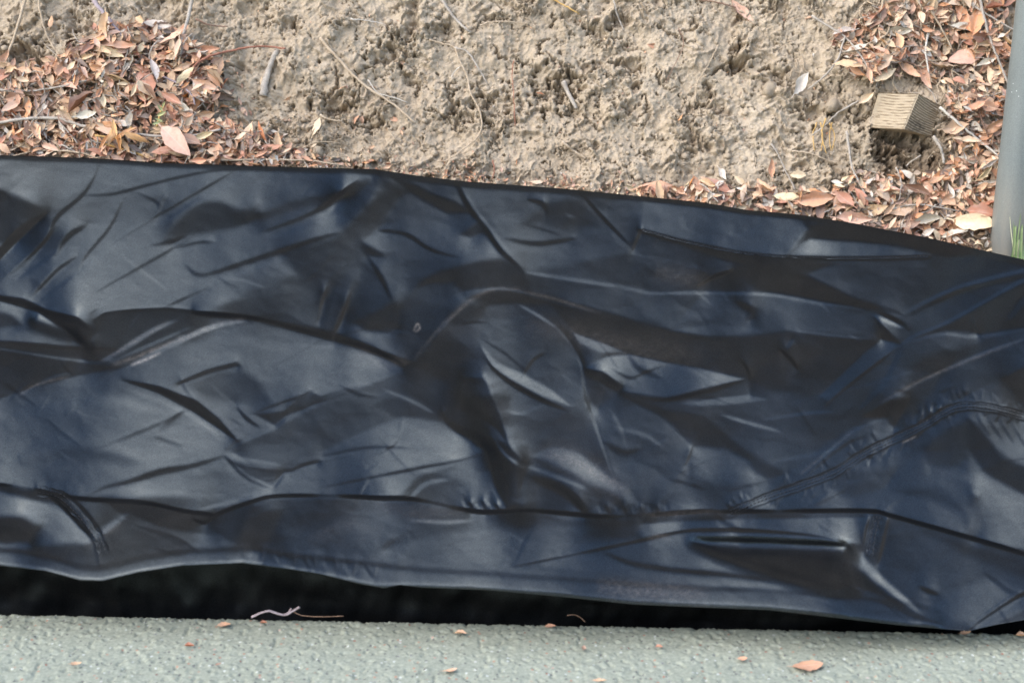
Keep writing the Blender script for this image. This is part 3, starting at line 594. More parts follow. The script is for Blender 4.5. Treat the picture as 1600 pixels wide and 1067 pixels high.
def seam(pts, wpx, label=None, n=90, sts=3.2):
    L = smooth_line(pts, n); tx = np.gradient(L, axis=0); tx /= np.linalg.norm(tx, axis=1)[:, None]; nx_ = np.stack([-tx[:, 1], tx[:, 0]], 1)
    rows = []
    for o_, h in ((-1, .0001), (-.8, .0005), (-.45, .0004), (-.3, .0001), (0, .0007), (.3, .0001), (.45, .0004), (.8, .0005), (1, .0001)):
        w_ = wpx*(1+.12*np.sin(np.arange(n)*.9)+.1*rng.normal(size=n)*(abs(o_) > .7))
        q = L+nx_*(o_*w_)[:, None]; rows.append(tarp_at(q[:, 0], q[:, 1], h+.00016*rng.normal(size=n)[:, None]))
    co_ = np.array(rows); s = mesh_np('seam', co_.reshape(-1, 3)-off, grid_faces(9, n), M_fab, parent=tarp); fattr(s, 'dust', np.full(9*n, .0)+.02*rng.random(9*n))
    cs, fs = [], []; tot = np.cumsum(np.r_[0, np.hypot(*np.diff(L, axis=0).T)]); m_ = int(tot[-1]/sts/2)
    for side in (-.38, .38):
        for k in range(m_):
            a = np.array([np.interp((k+.15)*2*sts, tot, L[:, i]+nx_[:, i]*side*wpx) for i in (0, 1)]); b = np.array([np.interp((k+.8)*2*sts, tot, L[:, i]+nx_[:, i]*side*wpx) for i in (0, 1)])
            pa = tarp_at(a[0], a[1], .0007); pb = tarp_at(b[0], b[1], .0007); c_, f_ = tube_np(np.array([pa, (pa+pb)/2+[0, -.0003, .0004], pb])-off, [.0002, .0004, .0002], 4)
            fs += [tuple(i+sum(len(x) for x in cs) for i in q) for q in f_]; cs.append(c_)
    if cs:
        cc = np.vstack(cs); me = bpy.data.meshes.new('stitching'); me.from_pydata(cc.tolist(), [], [tuple(dict.fromkeys(q)) for q in fs]); me.materials.append(M_thr)
        o = bpy.data.objects.new('stitching', me); C.objects.link(o); o.parent = s; o['kind'] = 'stuff'
    return s
seam(SEAM1, 6.5)['label'] = 'long puckered double seam crossing the lower right of the sheet'
seam([(60, 766), (92, 774), (118, 796), (138, 820), (154, 842), (162, 862)], 8.5, n=40)['label'] = 'short bunched seam on the left front fold'
seam([(1373, 806), (1366, 830), (1362, 852), (1360, 868)], 7.5, n=30)['label'] = 'short seam down the right front fold'
seam([(1004, 360), (1075, 379), (1150, 394), (1195, 399), (1262, 403), (1375, 403), (1450, 401)], 1.2, n=90, sts=2.4)['label'] = 'narrow stitched hem below the upper right edge'
# ================================================================== EARTH BANK
def bank_uv(px, py):
    r = ray(px, py); P_ = CAM+r*bank_t(px, py)[..., None] if hasattr(bank_t(px, py), 'shape') else CAM+r*bank_t(px, py)
    d = P_-pB; return P_[..., 0], d[..., 1]*math.cos(bank_s)+d[..., 2]*math.sin(bank_s)
def buv(pts):
    p = np.array(pts, float); x, s = bank_uv(p[:, 0], p[:, 1]); return np.stack([x, s], 1)
def nonuni(a0, a1, b0, b1, fine, coarse):
    m_ = np.arange(b0, b1, fine); l = []; x = b0; st_ = fine
    while x > a0: st_ = min(st_*1.18, coarse); x -= st_; l.append(x)
    r_ = []; x = m_[-1]; st_ = fine
    while x < a1: st_ = min(st_*1.18, coarse); x += st_; r_.append(x)
    return np.concatenate([l[::-1], m_, r_])
bx = nonuni(-3.5, 3.5, -.84, .84, .00135, .05); bs = nonuni(-.02, 1.25, .215, .70, .00135, .03)
BX, BS = np.meshgrid(bx, bs)
PXs = 1.0/0.00092*0
wx_ = BX+.012*fbm(BX*30, BS*30, 1, 3); ws_ = BS+.012*fbm(BX*30+40, BS*30, 2, 3)
def blob(pts_px, rpx):
    """smooth 0..1 mask round photo spots"""
    p = buv(pts_px); m_ = np.zeros(BX.shape)
    for (x, s), r_ in zip(p, rpx): m_ = np.maximum(m_, np.exp(-(((BX-x)**2+(BS-s)**2)/(r_*.00092)**2)))
    return m_
def polymask(pts_px, soft=12):
    p = buv(pts_px); d, _, _ = seg_dist(BX, BS, list(p)+[p[0]]); return sstep(-soft*.00092, soft*.00092, np.where(inside(BX, BS, p), d, -d))
LEFTPILE = [(-160, 120), (0, 108), (90, 95), (150, 45), (220, 38), (290, 52), (340, 98), (355, 130), (345, 165), (310, 180), (365, 200), (440, 225), (520, 266), (520, 330), (-160, 330)]
RIGHTPILE = [(980, 300), (1100, 285), (1200, 300), (1290, 300), (1330, 270), (1450, 260), (1470, 180), (1440, 120), (1330, 130), (1300, 60), (1400, 0), (1480, -40), (1800, -40), (1800, 480), (1300, 420), (1000, 340)]
mL = polymask(LEFTPILE, 16); mR = polymask(RIGHTPILE, 14)
hb = .016*fbm(BX*5, BS*5, 3, 3)+.006*fbm(BX*22, BS*22, 4, 3)
crumb = np.clip(.5+1.1*fbm(BX*9, BS*9, 8, 3), 0, 1)                         # how broken the soil is
wr = fbm(BX*34, BS*34, 71, 4, .6)
broken = sstep(.0, .6, perlin(BX*10, BS*10, 19)+.5*perlin(BX*27, BS*27, 20)+.08)
def ledge(lam_, fq, sd_, w_):
    u_ = BS/lam_+1.5*fbm(BX*fq, BS*fq*.8, sd_, 3, .6)+.3*wr; saw = u_-np.floor(u_)
    return ((1-saw)**1.5)*sstep(0, w_, saw), sstep(.0, .42, perlin(BX*fq*1.3+5, BS*fq*1.3, sd_+5)+.3*(broken-.25))
for lam_, A_, fq, sd_ in ((.060, .011, 9, 73), (.026, .0065, 21, 74), (.012, .0036, 44, 75)):
    a_, b_ = ledge(lam_, fq, sd_, .06); hb += A_*a_*b_
# rounded crumbs with sharp creases between them
bil = 0; am = 1.0
for k, fq in enumerate((30, 64, 135)):
    n_ = np.abs(perlin(BX*fq+.5*wr, BS*fq*1.1+.5*wr, 120+k)); bil = bil+am*np.minimum(n_*2.2, 1); am *= .52
hb += .0056*(.16+.84*broken)*bil
crk2 = (1-sstep(0, .07, np.abs(perlin(BX*46+.9*wr, BS*46, 131))))*sstep(.1, .4, perlin(BX*30, BS*30, 132)+.3*broken)
crk3 = (1-sstep(0, .045, np.abs(perlin(BX*24+.8*wr, BS*24-.5*wr, 133))))*sstep(.15, .42, perlin(BX*21, BS*21, 134)+.2*broken)
hb -= .010*crk2+.018*crk3
crumb = broken; crk = crk3
hb += .0020*fbm(BX*130, BS*130, 9, 3, .65)+.0008*fbm(BX*440, BS*440, 10, 2, .6)
pit_f = sstep(.30, .55, perlin(BX*24, BS*30, 61)+.3*perlin(BX*60, BS*60, 62))*sstep(-.1, .3, crumb-.3); hb -= .009*pit_f
# upright scrape marks left by a digging tool
gouge = blob([(690, 130), (745, 90), (800, 190), (870, 160), (930, 90), (640, 180), (560, 130)], [60, 60, 70, 60, 60, 60, 60])
hb += .0022*gouge*perlin(BX*120, BS*7, 71)
# overhanging ledges and hollows seen in the photograph: (x, y, rx, depth mm)
holes = [(35, 88, 26, 20), (62, 100, 20, 15), (140, 45, 22, 10), (120, 30, 20, 8), (250, 12, 30, 10), (390, 15, 18, 8), (612, 84, 20, 16), (590, 90, 16, 12), (455, 45, 14, 8), (694, 47, 15, 10), (635, 57, 12, 8), (520, 165, 20, 14), (545, 170, 12, 9),
 (578, 193, 14, 8), (640, 120, 12, 8), (708, 170, 13, 10), (730, 182, 12, 8), (780, 165, 28, 12), (745, 160, 18, 9), (850, 120, 26, 10), (885, 130, 22, 14), (870, 145, 24, 10), (935, 50, 14, 14), (898, 28, 16, 10), (985, 103, 16, 12), (980, 170, 14, 8), (900, 175, 14, 6),
 (1152, 78, 9, 14), (1150, 105, 13, 16), (1160, 98, 10, 10), (1215, 120, 15, 14), (1240, 168, 12, 9), (1272, 175, 15, 16), (1342, 178, 12, 16), (1345, 190, 12, 14), (1100, 152, 9, 8), (1088, 38, 9, 7), (1110, 135, 7, 6), (1395, 215, 28, 26), (1420, 225, 26, 20), (1385, 245, 22, 14),
 (1415, 255, 20, 12), (1370, 215, 14, 16), (1390, 270, 12, 10), (1215, 18, 14, 10), (1062, 40, 10, 5), (1290, 150, 12, 8), (1310, 180, 12, 9), (1075, 238, 12, 6), (620, 250, 14, 5), (530, 230, 12, 5), (1480, 85, 22, 12), (1340, 60, 20, 8), (445, 250, 12, 6), (275, 130, 16, 10), (150, 155, 18, 10), (60, 160, 16, 10), (260, 150, 18, 14)]
p = buv([h[:2] for h in holes]); fn_ = fbm(BX*75, BS*75, 7, 4, .65)
for (x, s), (_, _, r_, dp) in zip(p, holes):
    dx_ = BX-x; ds_ = BS-s; ww = r_*.00092
    q = np.hypot(dx_, ds_*1.25)/ww*(1+.8*fn_)
    hb -= dp*.0014*np.exp(-(np.abs(q)**4))*.8
    hb += dp*.00028*np.exp(-(((dx_/ww/1.3)**2+((ds_-ww*1.0)/ww/.6)**2)))    # lip above each hollow
cracks = [([(1080, 30), (1090, 42), (1075, 50), (1060, 48)], 2.0), ([(1155, 65), (1153, 85), (1142, 95), (1148, 108), (1165, 98), (1176, 92)], 2.5), ([(1142, 95), (1125, 108), (1110, 120)], 1.8), ([(1025, 45), (1048, 55), (1062, 62)], 2),
 ([(695, 130), (703, 150), (708, 168), (700, 180), (690, 180)], 2.5), ([(708, 168), (716, 180), (712, 200), (722, 206)], 2), ([(525, 110), (528, 135), (512, 150), (505, 165)], 2.5), ([(565, 135), (560, 158), (540, 165), (520, 166)], 2), ([(1183, 115), (1200, 108), (1225, 122)], 2.2),
 ([(1105, 130), (1110, 140), (1112, 150)], 1.8), ([(1085, 160), (1100, 163), (1110, 155)], 2), ([(775, 70), (780, 85), (795, 90)], 2), ([(855, 85), (880, 105), (905, 120), (930, 110)], 2.2), ([(970, 90), (990, 105), (1005, 100)], 2.2), ([(610, 75), (630, 68), (650, 55)], 2),
 ([(465, 30), (460, 45), (475, 52)], 2), ([(640, 120), (655, 130), (650, 145)], 1.8), ([(1265, 120), (1280, 130), (1285, 150)], 1.8), ([(545, 195), (575, 195), (600, 188)], 2.2), ([(745, 120), (752, 140), (765, 150)], 1.6), ([(1010, 150), (1012, 170), (1000, 185)], 1.8), ([(860, 60), (842, 72), (850, 90)], 1.8)]
for pts, w_ in cracks:
    q = smooth_line(buv(pts), len(pts)*5); q = q+rng.normal(size=q.shape)*.0016
    bi = (BX > q[:, 0].min()-.02) & (BX < q[:, 0].max()+.02) & (BS > q[:, 1].min()-.02) & (BS < q[:, 1].max()+.02)
    d, u, _ = seg_dist(BX[bi], BS[bi], q); ww = w_*.00092*(1.0-.5*np.abs(2*u-1)); hb[bi] -= .015*np.exp(-(d/(ww*(.6+1.2*np.abs(fn_[bi]))))**2)-.0015*np.exp(-(d/(ww*3))**2)
# heaps of litter-covered soil
hb += mL*(.022+.008*fbm(BX*14, BS*14, 33, 2))+mR*(.006+.006*fbm(BX*14, BS*14, 35, 2))
hb += .02*np.exp(-((BS-.23)/.05)**2)*(.6+.4*perlin(BX*8, BS*0, 36))
# block sits in a notch
def bank_pt(x, s, h=0.0):
    return np.stack(np.broadcast_arrays(x, BY0+s*math.cos(bank_s)+h*nB[1], BZ0+s*math.sin(bank_s)+h*nB[2]), -1)
Pb = bank_pt(BX, BS, hb)
# the top rounds over into level ground
over = np.clip(BS-1.0, 0, None); Pb[..., 2] -= over*.78; Pb[..., 1] += over*.9
def m_earth():
    m = NM('dry_clay_soil'); 
    n1 = m.noise(7, 6, .62); n2 = m.noise(60, 5, .65); n3 = m.noise(420, 3, .6)
    c = m.ramp(n1, [(.3, (.30, .225, .142)), (.5, (.405, .32, .215)), (.7, (.49, .405, .29))])
    c = m.mix(m.math('MULTIPLY', n2, .55), c, m.ramp(n2, [(.3, (.20, .145, .09)), (.5, (.36, .29, .20)), (.72, (.50, .42, .32))]))
    c = m.mix(.35, c, m.ramp(n3, [(.3, (.22, .165, .11)), (.7, (.50, .41, .31))]))
    damp_shade = m.attr('damp_shade', 'Fac'); c = m.mix(damp_shade, c, (.13, .085, .05))
    b = m.bump(n3, .7, .0012); b = m.bump(m.noise(1500, 2, .6), .5, .0005, b)
    return m.done(Base_Color=c, Roughness=.95, Specular_IOR_Level=.15, Normal=b)
M_earth = m_earth()
damp_shade = np.clip(.55*polymask([(1355, 215), (1380, 208), (1450, 215), (1475, 260), (1440, 285), (1380, 280)], 14)+.5*mL+.35*mR+.35*sstep(.2, .9, crk2)+.3*pit_f, 0, .85)  # moist under the block, brown under litter, painted shade in cracks and pits
bank = mesh_np('earth_bank', Pb.reshape(-1, 3), grid_faces(*BX.shape), M_earth); bank['kind'] = 'structure'; fattr(bank, 'damp_shade', damp_shade.ravel())
def bh(x, s):
    i = np.clip(np.searchsorted(bx, x)-1, 0, len(bx)-2); j = np.clip(np.searchsorted(bs, s)-1, 0, len(bs)-2)
    return hb[j, i]
def on_bank(px, py, lift=0.0):
    """point on the real (rough) bank surface seen at photo pixel px,py"""
    h = 0.0
    for _ in range(5):
        r = ray(px, py); P_ = CAM+r*bank_t(px, py, h); d = P_-pB; s = d[1]*math.cos(bank_s)+d[2]*math.sin(bank_s); h = h*.3+.7*float(bh(P_[0], s))
    return P_+nB*lift
# ground beyond, to the horizon
m = NM('dry_ground'); M_gr = m.done(Base_Color=m.ramp(m.noise(3, 6, .6), [(.3, (.16, .13, .08)), (.7, (.30, .25, .17))]), Roughness=.95)
zt_ = Pb[-1, 0, 2]; yt_ = Pb[-1, 0, 1]
gp = mesh_np('ground', [(-150, -150, -.16), (150, -150, -.16), (150, yt_-.5, -.16), (-150, yt_-.5, -.16)], [(0, 1, 2, 3)], M_gr, False); gp['kind'] = 'structure'
hx = np.linspace(-60, 60, 90); hy = np.r_[0, .1, .3, .6, 1, 1.6, 2.5, 4, 6, 9, 14, 20, 30, 45, 70, 110]; HX, HY = np.meshgrid(hx, hy)
HZ = zt_-.01+.12*HY**.9*(1-np.exp(-HY/3))+.4*perlin(HX/9, HY/9, 90)*sstep(0, 6, HY)
hl = mesh_np('hillside', np.stack([HX, HY+yt_-.03, HZ], -1).reshape(-1, 3), grid_faces(*HX.shape), M_gr); hl['kind'] = 'structure'

# ================================================================== PAVEMENT
e0 = on_z(0, 959); e1_ = on_z(1600, 990); slope_e = (e1_[1]-e0[1])/(e1_[0]-e0[0]); ye0 = e0[1]-slope_e*e0[0]
vx = nonuni(-6, 6, -.62, .62, .0014, .4); vd = np.concatenate([[0, .0006], np.arange(.0014, .16, .0014)]); st_ = .0014; x = vd[-1]; ext = []
while x < 6: st_ = min(st_*1.2, .4); x += st_; ext.append(x)
vd = np.concatenate([vd, ext]); VX, VD = np.meshgrid(vx, vd)
ew = .001*fbm(VX*60, VX*0, 12, 3)+.0025*fbm(VX*320, VX*0, 13, 2)
f1, f2, cid, _, _ = worley(VX/.0042, VD/.0042, 14); f1b, _, cidb, _, _ = worley(VX/.011, VD/.011, 15)
hv = (.5-f1)*.00035*(cid > .25)*1.1+np.clip(.45-f1b, 0, 1)*.0032*(cidb > .7)+.0009*fbm(VX*40, VD*40, 16, 3)-.0016*sstep(.25, .5, perlin(VX*130, VD*130, 17))
hv -= np.clip(.003-VD, 0, 1)*.3
VY = ye0+slope_e*VX-VD+ew*np.clip(1-VD/.02, 0, 1)
top = np.stack([VX, VY, hv], -1); side = []
for z in (-.004, -.015, -.04, -.1, -.15):
    q = top[0].copy(); q[:, 2] = z; q[:, 1] += .0015*perlin(vx*200, vx*0+z*90, 18)-.002; side.append(q)
cov = np.concatenate([np.array(side[::-1]), top], 0)
def m_pave():
    m = NM('grey_green_concrete')
    n1 = m.noise(14, 5, .6); n2 = m.noise(260, 4, .6)
    c = m.ramp(n1, [(.3, (.235, .245, .185)), (.7, (.295, .305, .235))]); c = m.mix(.5, c, m.ramp(n2, [(.32, (.14, .15, .112)), (.5, (.245, .26, .195)), (.68, (.34, .35, .275))]))
    vc = m.vor(230, out='Color'); vv = m.new('ShaderNodeSeparateColor'); m.l.new(vc, vv.inputs[0])
    wsp = m.math('MULTIPLY', m.ramp(vv.outputs[0], [(.94, 0.0), (.96, .6)]), m.ramp(m.vor(230), [(.3, 1.0), (.45, 0.0)])); c = m.mix(wsp, c, (.55, .56, .50))
    dsp = m.math('MULTIPLY', m.ramp(vv.outputs[1], [(.86, 0.0), (.88, .8)]), m.ramp(m.vor(230), [(.25, 1.0), (.45, 0.0)])); c = m.mix(dsp, c, (.09, .085, .08))
    rs = m.math('MULTIPLY', m.ramp(vv.outputs[2], [(.97, 0.0), (.98, .6)]), m.ramp(m.vor(230), [(.25, 1.0), (.45, 0.0)])); c = m.mix(rs, c, (.35, .13, .07))
    return m.done(Base_Color=c, Roughness=.85, Specular_IOR_Level=.3, Normal=m.bump(n2, .3, .0005))
pavement = mesh_np('pavement', cov.reshape(-1, 3), grid_faces(*cov.shape[:2]), m_pave()); pavement['kind'] = 'structure'
# ================================================================== UNSEEN SHRUBS ADDED ON TOP OF THE BANK, DARKENING THE SHEET'S REFLECTIONS
def leaf_cloud(n, rx, ry, rz, size, seed):
    r_ = np.random.default_rng(seed); d = r_.normal(size=(n, 3)); d /= np.linalg.norm(d, axis=1)[:, None]
    rad = r_.random(n)**.45*(1+.25*np.sin(d[:, 0]*5+seed)+.2*np.sin(d[:, 2]*7+d[:, 1]*4)); c = d*rad[:, None]*np.array([rx, ry, rz])
    u = r_.normal(size=(n, 3)); u /= np.linalg.norm(u, axis=1)[:, None]; w = np.cross(u, r_.normal(size=(n, 3))); w /= np.linalg.norm(w, axis=1)[:, None]
    s = size*r_.uniform(.6, 1.3, n)[:, None]; co_ = np.stack([c-u*s, c+w*s*.35, c+u*s, c-w*s*.35], 1).reshape(-1, 3)
    return co_, np.arange(4*n).reshape(-1, 4)
m = NM('shrub_leaves'); M_shl = m.done(Base_Color=m.ramp(m.noise(9, 3), [(.3, (.040, .045, .022)), (.7, (.095, .095, .048))]), Roughness=.6)
m = NM('bark'); M_bark = m.done(Base_Color=m.ramp(m.noise(30, 5), [(.3, (.10, .07, .045)), (.7, (.24, .18, .13))]), Roughness=.9, Normal=m.bump(m.noise(90, 4), .6, .004))
shr = None
for k, (x, y, sc, rz) in enumerate([(-.3, 3.35, 1, 0), (-1.5, 3.5, 1.1, 1), (.9, 3.4, .95, 2), (2.1, 3.5, 1.1, 3), (-2.8, 3.4, 1.0, 4), (3.4, 3.6, 1.15, 5), (.3, 4.3, 1.5, 2.4), (-2.0, 4.4, 1.5, 1.4), (2.3, 4.5, 1.5, .4)]):
    z0 = float(np.interp(0, [0], [.82]))
    if shr is None:
        shr = empty('added_shrub', (x, y, z0)); c_, f_ = leaf_cloud(7000, .85, .6, .95, .045, 5); c_[:, 2] += 1.0
        cr = mesh_np('crown', c_, f_, M_shl, False, parent=shr)
        tube_obj('trunk', [(0, 0, -.15), (.03, .02, .3), (-.04, .05, .7), (.05, 0, 1.1)], [.05, .045, .035, .02], M_bark, 8, parent=shr); cur = shr
    else:
        cur = shr.copy(); C.objects.link(cur)
        for ch in shr.children: c2 = ch.copy(); C.objects.link(c2); c2.parent = cur
    cur.location = (x, y, z0); cur.scale = (sc, sc, sc*.78); cur.rotation_euler = (0, 0, rz)
    tag(cur, 'unseen dark green bushy shrub, '+['centre front', 'left front', 'right of centre front', 'right front', 'far left front', 'far right front', 'centre back', 'left back', 'right back'][k]+' of the shrubs on top of the bank', 'added_shrub', 'shrubs added on top of the bank')

for k, (x, sc, rz) in enumerate([(-10.5, 3.9, 0), (-5.2, 4.2, 2), (.2, 4.0, 4), (5.6, 4.2, 1), (10.8, 3.9, 3)]):  # unseen trees, added to dim the sky reflected in the front lip
    cur = shr.copy(); C.objects.link(cur); cur.location = (x, -8.5+.6*math.sin(k*2), -.1); cur.scale = (sc, sc*.8, sc*.75); cur.rotation_euler = (0, 0, rz)
    for ch in shr.children: c2 = ch.copy(); C.objects.link(c2); c2.parent = cur
    tag(cur, 'unseen tall dark tree across the pavement, '+['far left', 'left', 'middle', 'right', 'far right'][k]+' of five behind the viewer', 'added_tree', 'trees added across the pavement'); cur.name = 'added_tree'
# ================================================================== DEAD LEAVES
def leaf_np(L=1.0, W=.36, fold=.35, bend=.3, twist=.2, curl=.3, seed=0, nl=11, nw=7, stalk=True):
    r_ = np.random.default_rng(seed); t = np.linspace(0, 1, nl); v_ = np.linspace(-1, 1, nw)
    wd = W*.5*np.sin(np.pi*np.clip(t, 0, 1)**.82)**.85*(1+.07*r_.normal(size=nl)); wd[0] = .012; wd[-1] = .004
    Tt, V = np.meshgrid(t, v_, indexing='ij'); x = Tt*L; y = V*wd[:, None]*(1+.06*r_.normal(size=(nl, nw)))
    z = np.abs(y)*fold + curl*(V**2)*wd[:, None]*.9*np.where(V > 0, 1, r_.uniform(.2, 1)) + .012*r_.normal(size=(nl, nw))*np.abs(V)
    y = y*(1-.25*abs(fold)-.15*abs(curl))
    a = (Tt-.5)*twist*2; y, z = y*np.cos(a)-z*np.sin(a), y*np.sin(a)+z*np.cos(a)
    if abs(bend) > 1e-3:
        Rr = 1/bend; ang = (x-.5)*bend; x, z = np.sin(ang)*(Rr-z)+.5, Rr-np.cos(ang)*(Rr-z)
    co_ = np.stack([x-.5, y, z], -1).reshape(-1, 3); uv = np.stack([Tt, V*.5+.5, np.zeros_like(Tt)], -1).reshape(-1, 3)
    f_ = grid_faces(nl, nw)
    if stalk:
        b = co_[nw//2]; l = r_.uniform(.10, .2); c0 = len(co_); q = np.array([b+[0, -.012, 0], b+[0, .012, 0], b+[-l, .01, .03], b+[-l, -.01, .03]])
        co_ = np.vstack([co_, q]); uv = np.vstack([uv, np.tile([[0, .5, 0]], (4, 1))]); f_ = np.vstack([f_, [[c0, c0+1, c0+2, c0+3]]])
    return co_, f_, uv
def leaf_mat(name, from_obj):
    m = NM(name)
    base = m.new('ShaderNodeObjectInfo').outputs['Color'] if from_obj else m.attr('tint')
    uv = m.attr('luv', 'Color'); sp_ = m.new('ShaderNodeSeparateColor'); m.l.new(uv, sp_.inputs[0])
    vv = m.math('ABSOLUTE', m.math('SUBTRACT', sp_.outputs[1], .5))
    rib = m.ramp(vv, [(.0, 1.0), (.05, 0.0)])
    ph = m.math('ADD', m.math('MULTIPLY', sp_.outputs[0], 75.0), m.math('MULTIPLY', vv, -55.0)); side = m.math('POWER', m.math('ABSOLUTE', m.math('SINE', ph)), 6.0)
    vec = m.new('ShaderNodeNewGeometry').outputs['Position']
    nz = m.noise(160, 5, .65, vec); c = m.mix(m.math('MULTIPLY', m.ramp(nz, [(.42, 0.0), (.72, 1.0)]), .55), base, m.mix(1.0, base, (.42, .34, .30), 'MULTIPLY'))
    c = m.mix(m.math('MULTIPLY', m.ramp(m.noise(60, 3, .5, vec), [(.5, 0.0), (.7, 1.0)]), .22), c, (.58, .50, .42))
    c = m.mix(m.math('MULTIPLY', rib, .35), c, (.62, .50, .38)); c = m.mix(m.math('MULTIPLY', side, .14), c, (.60, .48, .36))
    bf = m.new('ShaderNodeNewGeometry').outputs['Backfacing']; c = m.mix(m.math('MULTIPLY', bf, .25), c, (.62, .52, .42))
    h = m.math('ADD', m.math('MULTIPLY', side, .3), m.math('ADD', rib, m.math('MULTIPLY', nz, .6)))
    m.done(Base_Color=c, Roughness=.62, Specular_IOR_Level=.35, Normal=m.bump(h, .35, .0006)); return m.m
M_leaf = leaf_mat('dead_leaf', True); M_leafv = leaf_mat('litter', False)
COL = {'rust': (.40, .10, .022), 'salmon': (.58, .235, .09), 'tan': (.56, .34, .155), 'peach': (.70, .37, .17), 'beige': (.68, .47, .28), 'cream': (.76, .57, .32), 'pale grey': (.62, .55, .44), 'brown': (.27, .10, .035), 'orange': (.62, .22, .035), 'pinkish': (.66, .36, .22), 'dark brown': (.09, .04, .022)}
LEAFM = []
for k in range(16):
    r_ = random.Random(k); co_, f_, uv = leaf_np(1, r_.uniform(.30, .46), r_.uniform(-.1, .7), r_.choice((-1, 1, 1))*r_.uniform(.1, 1.3), r_.uniform(-.6, .6), r_.uniform(-.2, .8)*(1 if k % 3 else 2), k)
    o = mesh_np('dead_leaf', co_, f_, M_leaf); vattr(o, 'luv', uv); LEAFM.append(o.data); bpy.data.objects.remove(o)
EX = np.array([1, 0, 0.]); ES = np.array([0, math.cos(bank_s), math.sin(bank_s)])
def frame(ang, tilt, roll, nrm=nB, ex=EX, es=ES):
    d = ex*math.cos(ang)+es*math.sin(ang); d = d*math.cos(tilt)+nrm*math.sin(tilt); d /= np.linalg.norm(d)
    side = np.cross(nrm, d); side /= np.linalg.norm(side); up = np.cross(d, side)
    s2 = side*math.cos(roll)+up*math.sin(roll); u2 = np.cross(d, s2)
    return np.stack([d, s2, u2], 1)
def px_m(p): return np.linalg.norm(p-CAM)/F*1.0          # metres per photo pixel there
LEAVES = []
def put_leaf(px, py, lpx, deg, col, lift=.006, tilt=None, roll=None, shape=None, label=None, wid=1.0, name='dead_leaf', P_=None, nrm=nB, es=ES, group='dead leaves fallen on the bank'):
    P_ = on_bank(px, py, lift) if P_ is None else P_
    tilt = random.uniform(-.3, .3) if tilt is None else tilt; roll = random.gauss(0, .35) if roll is None else roll
    k = random.randrange(16) if shape is None else shape
    s = lpx*px_m(P_)*1.08; A = frame(math.radians(deg), tilt, roll, nrm, EX, es); o = bpy.data.objects.new(name, LEAFM[k]); C.objects.link(o)
    M_ = Matrix(((*A[0]*[s, s*wid, s], P_[0]), (*A[1]*[s, s*wid, s], P_[1]), (*A[2]*[s, s*wid, s], P_[2]), (0, 0, 0, 1))); o.matrix_world = M_
    c = COL[col]; j = random.uniform(.85, 1.15); o.color = (c[0]*j, c[1]*j*random.uniform(.94, 1.06), c[2]*j, 1)
    o['category'] = 'leaf'; o['group'] = group
    if label: o['label'] = label
    LEAVES.append((o, px, py, lpx, deg, col, k)); return o
